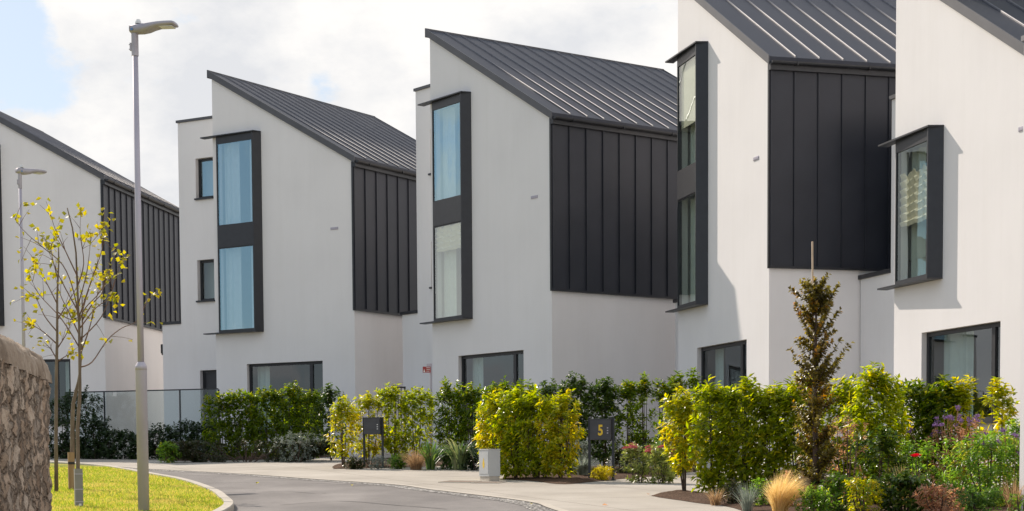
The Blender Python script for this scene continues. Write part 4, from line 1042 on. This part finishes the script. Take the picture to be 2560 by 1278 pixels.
# ------------------------------------------------------------------ stone wall at the lower left
def stone_wall():
    a = at(135, 1000, 15.0); b = at(-330, 1000, 7.8)
    A2, B2 = Vector((a.x, a.y, 0)), Vector((b.x, b.y, 0))
    d = (A2 - B2).normalized(); off_ = Vector((-d.y, d.x, 0)) * .27; A2 = A2 + off_ - d * .06; B2 = B2 + off_; nl = Vector((-d.y, d.x, 0)); Lw = (A2 - B2).length
    zt = at(120, 893, 15.0).z; g0 = gz(A2.x, A2.y); e = empty('stone_wall', (A2.x, A2.y, g0), math.atan2(d.y, d.x), 'old rubble stone wall with a rounded mortar top at the lower left', 'wall')
    H = zt - g0 - .20; T = .5; slope = GS * d.y
    # local x along the wall (0 = far end, -Lw = near end), y to the left, z up; the top stays level
    V = []; Fc = []; nx, nz = 230, 95
    def rough(x, z, s):
        p = Vector((x * 2.1, z * 6.5 if False else z * 2.6, s)); q = Vector((x * 6.5, z * 5.2, s + 4))
        cell = noise.voronoi(q, distance_metric='DISTANCE', exponent=2.5)[0]
        return .034 * (cell[1] - cell[0]) + .026 * noise.noise(p * 3) + .02 * noise.noise(p * 9)
    for i in range(nx + 1):
        for k in range(nz + 1):
            x = -Lw * (1 - i / nx); z = -.6 + (H + .6) * k / nz
            endr = .10 * max(0, 1 - (-x) / .25) ** 2
            V.append((x, -T / 2 + endr - rough(x, z, 0), z))
    for i in range(nx):
        for k in range(nz):
            q = i * (nz + 1) + k; Fc.append((q, q + nz + 1, q + nz + 2, q + 1))
    o = len(V); ny = 22                                    # end face
    for j in range(ny + 1):
        for k in range(nz + 1):
            y = -T / 2 + .10 + (T - .10) * j / ny; z = -.6 + (H + .6) * k / nz
            V.append((rough(y, z, 0) * (1 if j else 0) + .0, y - (rough(0, z, 0) if j == 0 else 0), z))
    for j in range(ny):
        for k in range(nz):
            q = o + j * (nz + 1) + k; Fc.append((q, q + nz + 1, q + nz + 2, q + 1))
    mesh('wall_face', V, Fc, MT['stone'], e, True)
    mb = MB(); mb.box(-Lw, -.05, -T / 2 + .10, T / 2, -.6, H - .02); mb.build('wall_core', MT['stone'], e)
    # rounded coping
    V = []; Fc = []; nx, na = 220, 26
    for i in range(nx + 1):
        x = -Lw + (Lw + .03) * i / nx; er = 1 - .28 * max(0, 1 - (-x) / .22) ** 2
        for j in range(na + 1):
            a_ = math.pi * j / na; w = .025 * noise.noise(Vector((x * 4, a_ * 2, 5))) + .014 * noise.noise(Vector((x * 14, a_ * 6, 9))) + .008 * noise.noise(Vector((x * 40, a_ * 16, 2)))
            V.append((x, -math.cos(a_) * (T / 2 + .012 + w), H - .015 + max(0, math.sin(a_)) ** .8 * (.27 + w) * er))
    for i in range(nx):
        for j in range(na):
            q = i * (na + 1) + j; Fc.append((q, q + na + 1, q + na + 2, q + 1))
    Fc.append(tuple(range(nx * (na + 1), (nx + 1) * (na + 1))))
    mesh('coping', V, Fc, MT['coping'], e, True)
stone_wall()

# ------------------------------------------------------------------ letterboxes, cabinet, covers, sign, balustrade, gate
SEG = {'5': ['M']}
def letterbox(pxa, pxb, base_a, top_py, box, label, number=False):
    a = G(pxa, base_a); Y = a.y; b = gx(pxb, Y - .12); w = (b - a).length
    e = empty('letterbox', a, math.atan2(b.y - a.y, b.x - a.x), label, 'letterbox', 'grey letterboxes on two posts')
    h = hof(Y, top_py, a)
    for x in (0, w):
        mb = MB(); mb.box(x - .022, x + .022, -.022, .022, -.2, h); mb.box(x - .04, x + .04, -.04, .04, -.02, .012); mb.build('post', MT['dark_metal'], e)
    zt, zb = at(pxa, box[0], Y).z - a.z, at(pxa, box[1], Y).z - a.z
    mb = MB(); mb.box(.035, w - .024, -.10, .16, zb, zt); mb.box(.029, w - .02, -.112, .165, zt + .001, zt + .016)
    bx = mb.build('letter_case', MT['box_metal'], e)
    mb = MB(); mb.box(.05, w - .035, -.1065, -.101, zb + (zt - zb) * .30, zt - (zt - zb) * .24); mb.build('front_door', MT['box_metal'], bx)
    mb = MB(); mb.box(.05, w - .035, -.108, -.101, zt - (zt - zb) * .22, zt - (zt - zb) * .06); mb.build('flap', MT['box_metal'], bx)
    mb = MB(); zc = (zt + zb) / 2
    for k in range(3): mb.box(w - .095, w - .07, -.113, -.1075, zc - .075 + k * .048, zc - .055 + k * .048)
    mb.build('name_slot', MT['white_plastic'] if not number else MT['grey_metal'], bx)
    if number:
        fc = bpy.data.curves.new('house_number', 'FONT'); fc.body = '5'; fc.size = .27; fc.extrude = .002; fc.offset = .008; fc.align_x = 'CENTER'
        t = bpy.data.objects.new('number_curve', fc); COL.objects.link(t)
        dg = bpy.context.evaluated_depsgraph_get(); me = bpy.data.meshes.new_from_object(t.evaluated_get(dg)); bpy.data.objects.remove(t)
        me.materials.clear(); me.materials.append(MT['yellow_paint'])
        n = bpy.data.objects.new('house_number', me); COL.objects.link(n); n.parent = bx
        n.rotation_euler = (math.pi / 2, 0, 0); n.scale = (.75, 1, 1); n.location = (w * .52, -.1105, zc - .10)
letterbox(911, 957, 1170, 1042, (1046, 1086), 'plain dark grey letterbox on two posts in front of the yellow hedge, without a number')
letterbox(1474, 1533, 1201, 1046, (1050, 1100), 'dark grey letterbox on two posts with a yellow number 5', True)
def cabinet():
    b = G(1222, 1203); Y = b.y; k = Y / F; h = hof(Y, 1122, b)
    e = empty('utility_cabinet', b, -1.15, 'grey metal utility cabinet with a yellow mark at the pavement edge', 'cabinet')
    # corner nearest the camera is the origin; left face runs along -x, right face along +y
    w1, w2 = .46, .235
    mb = MB(); mb.box(-w1, 0, 0, w2, .09, h - .02); c = mb.build('body', MT['cabinet_light'], e)
    mb = MB(); mb.box(-w1 - .008, .008, -.008, w2 + .008, h - .019, h); mb.build('lid', MT['cabinet_light'], e)
    mb = MB(); mb.box(-w1 + .01, -.01, .012, w2 - .01, -.05, .089); mb.build('plinth', MT['kerb'], e)
    mb = MB(); mb.box(-w1 + .018, -.018, -.006, -.001, .135, h - .05); mb.build('door', MT['cabinet_light'], c)
    mb = MB(); x, z = -w1 * .5, h * .55
    mb.prism([(0, 0)] * 0 or [(-.001, 0), (.001, 0), (.001, .001)], 0, .0001) if False else None
    P = [(x - .0, z + .11), (x + .026, z + .05), (x + .05, z - .0), (x + .042, z - .06), (x + .0, z - .10), (x - .042, z - .06), (x - .05, z), (x - .026, z + .05)]
    n = len(P); mb.add([(p, -.0075, q) for p, q in P] + [(p, -.0065, q) for p, q in P], [tuple(range(n)), tuple(range(n, 2 * n))[::-1]] + [(i, (i + 1) % n, n + (i + 1) % n, n + i) for i in range(n)])
    mb.build('warning_mark', MT['yellow_paint'], c)
cabinet()
def cover(px, py, w, d, rz, label):
    b = G(px, py); sl = math.atan(GS)
    e = empty('access_cover', b + Vector((0, 0, .006)), rz, label, 'cover', 'rusty covers in the paving'); 
    mb = MB()
    def q(x0, x1, y0, y1, z0, z1):
        k = len(mb.V); mb.box(x0, x1, y0, y1, z0, z1)
        for i in range(k, len(mb.V)):
            x, y, z = mb.V[i]; Yw = x * math.sin(rz) + y * math.cos(rz); mb.V[i] = (x, y, z + GS * Yw)
    q(-w / 2, w / 2, -d / 2, d / 2, -.02, .003); mb.build('plate', MT['iron'], e)
    mb = MB()
    for s in (-1, 1):
        q(s * w / 2 - .012, s * w / 2 + .012, -d / 2 - .012, d / 2 + .012, -.02, .007); q(-w / 2 + .0125, w / 2 - .0125, s * d / 2 - .012, s * d / 2 + .012, -.02, .0065)
    mb.build('frame', MT['kerb'], e)
cover(1150, 1205, .62, .6, -.3, 'pale brown access cover in the paving left of the grey cabinet')
cover(1222, 1207, .50, .55, -.3, 'darker brown access cover in front of the grey cabinet')
def red_sign():
    Y = 43.4; b = gx(1079, Y); h = hof(Y, 908, b)
    e = empty('sign_post', b, .05, 'small red sign on a thin grey post behind the yellow hedge', 'sign')
    mb = MB(); mb.tube([(0, 0, -.2), (0, 0, h)], .026, 10); mb.box(-.095, .0, -.03, -.024, h - .14, h); mb.build('post', MT['grey_metal'], e)
    k = Y / F; z1 = at(1079, 917, Y).z - b.z; z0 = at(1079, 932, Y).z - b.z; x0 = -20 * k
    mb = MB(); mb.box(x0, -.004, -.043, -.034, z0, z1); p = mb.build('sign_plate', MT['red_paint'], e)
    mb = MB(); c = (z0 + z1) / 2
    for i, (a, bq) in enumerate(((-.105, -.015), (-.10, -.02), (-.105, -.03))): mb.box(a, bq, -.0465, -.0435, z1 - .032 - i * .04, z1 - .02 - i * .04)
    V = [(x0 + .012, -.0465, z0 + .012), (x0 + .058, -.0465, z0 + .012), (x0 + .035, -.0465, z1 - .05)]
    mb.add(V + [(v[0], -.0435, v[2]) for v in V], [(0, 1, 2), (5, 4, 3), (0, 3, 4, 1), (1, 4, 5, 2), (2, 5, 3, 0)])
    mb.build('sign_marking', MT['white_paint'], p)
red_sign()
def balustrade():
    Y0, Y1 = 51.6, 50.0; a, b = gx(170, Y0), gx(548, Y1); d = b - a; Lb = math.hypot(d.x, d.y)
    zt = at(300, 977, 50.8).z
    e = empty('glass_balustrade', (a.x, a.y, a.z), math.atan2(d.y, d.x), 'frameless glass balustrade with a dark top rail in front of the left gardens', 'fence')
    h = zt - a.z; sl = (b.z - a.z) / Lb
    n = 4
    for i in range(n):
        x0, x1 = Lb * i / n + .02, Lb * (i + 1) / n - .02
        mb = MB(); mb.box(x0, x1, -.006, .006, .05, h - .022); mb.build('glass_panel', MT['balustrade'], e)
    for i in range(n + 1):
        mb = MB(); x = Lb * i / n; mb.box(x - .018, x + .018, .012, .05, -.3, h - .02); mb.build('post', MT['dark_metal'], e)
    mb = MB(); mb.box(0, Lb, -.02, .02, h - .02, h + .012); mb.build('top_rail', MT['dark_metal'], e)
    p = at(284, 986, 50.9); x = (p.x - a.x) / math.cos(math.atan2(d.y, d.x))
    mb = MB(); mb.box(x - .06, x + .06, -.014, -.008, p.z - a.z - .05, p.z - a.z + .06); mb.build('notice', MT['white_paint'], e)
balustrade()
def gate():
    Y = 47.2; a, b = gx(988, Y), gx(1012, Y); h = hof(Y, 965, a); w = b.x - a.x
    e = empty('metal_gate', a, 0, 'black barred metal gate between two houses behind the yellow hedge', 'gate')
    mb = MB(); mb.box(0, .04, -.02, .02, -.2, h); mb.box(w, w + .04, -.02, .02, -.2, h); mb.box(.04, w, -.02, .02, h - .04, h); mb.box(.04, w, -.02, .02, .08, .12); mb.build('gate_frame', MT['black'], e)
    mb = MB(); x = .09
    while x < w - .03: mb.box(x, x + .016, -.008, .008, .12, h - .04); x += .075
    mb.build('bars', MT['black'], e)
gate()
# fallen leaves on the road and paving
litter = MT['lime']; 
for i, (px, py) in enumerate(((640, 1211), (1505, 1265), (1330, 1262), (1620, 1238), (880, 1216))):
    p = G(px, py) + Vector((0, 0, .012))
    o = leafmesh('fallen_leaf', [(0, 0, 0)], [tuple(unit(1)[0] * np.array([1, 1, .1]) + np.array([0, 0, .15]))], [(0, 0, 1)], 0.085, .055, MT['russet' if i % 2 else 'lime'], None, fold=.35)
    o.location = p; tag(o, 'dry fallen leaf lying on the paving or road', 'leaf', 'fallen leaves')

# ------------------------------------------------------------------ light: sun and sky with broken cloud
SUN = Vector((-1, 1.37, 1.25)).normalized()
sd = bpy.data.lights.new('sun', 'SUN'); sd.energy = 4.6; sd.angle = R(.5); sd.color = (1, .885, .765)
so = bpy.data.objects.new('sun', sd); COL.objects.link(so); so.rotation_euler = SUN.to_track_quat('Z', 'Y').to_euler()
w = bpy.data.worlds.new('World'); SC.world = w; w.use_nodes = True
nt = w.node_tree; nt.nodes.clear()
out = nt.nodes.new('ShaderNodeOutputWorld'); bg = nt.nodes.new('ShaderNodeBackground'); nt.links.new(bg.outputs[0], out.inputs[0])
sky = nt.nodes.new('ShaderNodeTexSky'); sky.sky_type = 'NISHITA'; sky.sun_disc = False
sky.sun_elevation = math.asin(SUN.z); sky.sun_rotation = math.atan2(SUN.x, SUN.y)
sky.air_density = 1.0; sky.dust_density = .6; sky.ozone_density = 1.5
bg.inputs[1].default_value = .1
def math_(op, a, b=None, c=None):
    n = nt.nodes.new('ShaderNodeMath'); n.operation = op
    for i, x in enumerate((a, b, c)):
        if x is None: continue
        if isinstance(x, (int, float)): n.inputs[i].default_value = x
        else: nt.links.new(x, n.inputs[i])
    return n.outputs[0]
tc = nt.nodes.new('ShaderNodeTexCoord'); dirv = tc.outputs['Generated']
mp = nt.nodes.new('ShaderNodeMapping'); mp.inputs['Scale'].default_value = (1, 1, 1.7); mp.inputs['Location'].default_value = (.35, .1, .22); nt.links.new(dirv, mp.inputs[0])
def nz(scale, detail, rough=.55):
    n = nt.nodes.new('ShaderNodeTexNoise'); n.inputs['Scale'].default_value = scale; n.inputs['Detail'].default_value = detail; n.inputs['Roughness'].default_value = rough
    nt.links.new(mp.outputs[0], n.inputs['Vector']); return n.outputs[0]
n1 = nz(7, 9, .55); n2 = nz(8.5, 8, .6); n3 = nz(19, 9, .62)
def hole(px, py, rad, amt):
    d = ray(px, py).normalized()
    v = nt.nodes.new('ShaderNodeVectorMath'); v.operation = 'DISTANCE'; nt.links.new(dirv, v.inputs[0]); v.inputs[1].default_value = d
    t = math_('DIVIDE', v.outputs['Value'], rad); t = math_('SUBTRACT', 1.0, t); t = math_('MAXIMUM', t, 0.0)
    return math_('MULTIPLY', t, amt)
cov = math_('ADD', math_('MULTIPLY', math_('SUBTRACT', n1, .5), 1.25), .36)
cov = math_('ADD', cov, math_('MULTIPLY', math_('SUBTRACT', n3, .5), .85))
for hpar in ((60, 150, .036, .50), (10, 40, .022, .35), (790, 200, .040, .50), (640, 225, .022, .25), (1640, 30, .03, .25)):
    cov = math_('SUBTRACT', cov, hole(*hpar))
back = nt.nodes.new('ShaderNodeVectorMath'); back.operation = 'DOT_PRODUCT'; nt.links.new(dirv, back.inputs[0]); back.inputs[1].default_value = Vector((-.80, -.58, .15)).normalized()
bk = math_('MULTIPLY', math_('MAXIMUM', math_('SUBTRACT', back.outputs['Value'], .35), 0.0), .75)
cov = math_('SUBTRACT', cov, bk)
sz = nt.nodes.new('ShaderNodeSeparateXYZ'); nt.links.new(dirv, sz.inputs[0])
cov = math_('SUBTRACT', cov, math_('MULTIPLY', math_('MAXIMUM', math_('SUBTRACT', sz.outputs[2], .42), 0.0), .9))
msk = nt.nodes.new('ShaderNodeMapRange'); msk.interpolation_type = 'SMOOTHSTEP'; msk.inputs['From Min'].default_value = .02; msk.inputs['From Max'].default_value = .22; nt.links.new(cov, msk.inputs['Value'])
cl = nt.nodes.new('ShaderNodeValToRGB'); e = cl.color_ramp.elements; nt.links.new(n2, cl.inputs[0])
e[0].position = .38; e[0].color = (6.5, 6.6, 6.85, 1); e[1].position = .60; e[1].color = (8.6, 8.4, 8.15, 1)
mx = nt.nodes.new('ShaderNodeMix'); mx.data_type = 'RGBA'; nt.links.new(msk.outputs[0], mx.inputs[0])
hz = nt.nodes.new('ShaderNodeMix'); hz.data_type = 'RGBA'; hz.inputs[0].default_value = .6; nt.links.new(sky.outputs[0], hz.inputs[6]); hz.inputs[7].default_value = (6.1, 6.8, 7.7, 1)
nt.links.new(hz.outputs[2], mx.inputs[6]); nt.links.new(cl.outputs[0], mx.inputs[7])
nt.links.new(mx.outputs[2], bg.inputs[0])
SC.view_settings.view_transform = 'Standard'; SC.view_settings.look = 'None'; SC.view_settings.exposure = .28; SC.view_settings.gamma = 1
SC.cycles.max_bounces = 7; SC.cycles.diffuse_bounces = 4; SC.cycles.glossy_bounces = 4; SC.cycles.transmission_bounces = 4; SC.cycles.transparent_max_bounces = 12; SC.cycles.use_denoising = True
SC.cycles.caustics_reflective = False; SC.cycles.caustics_refractive = False
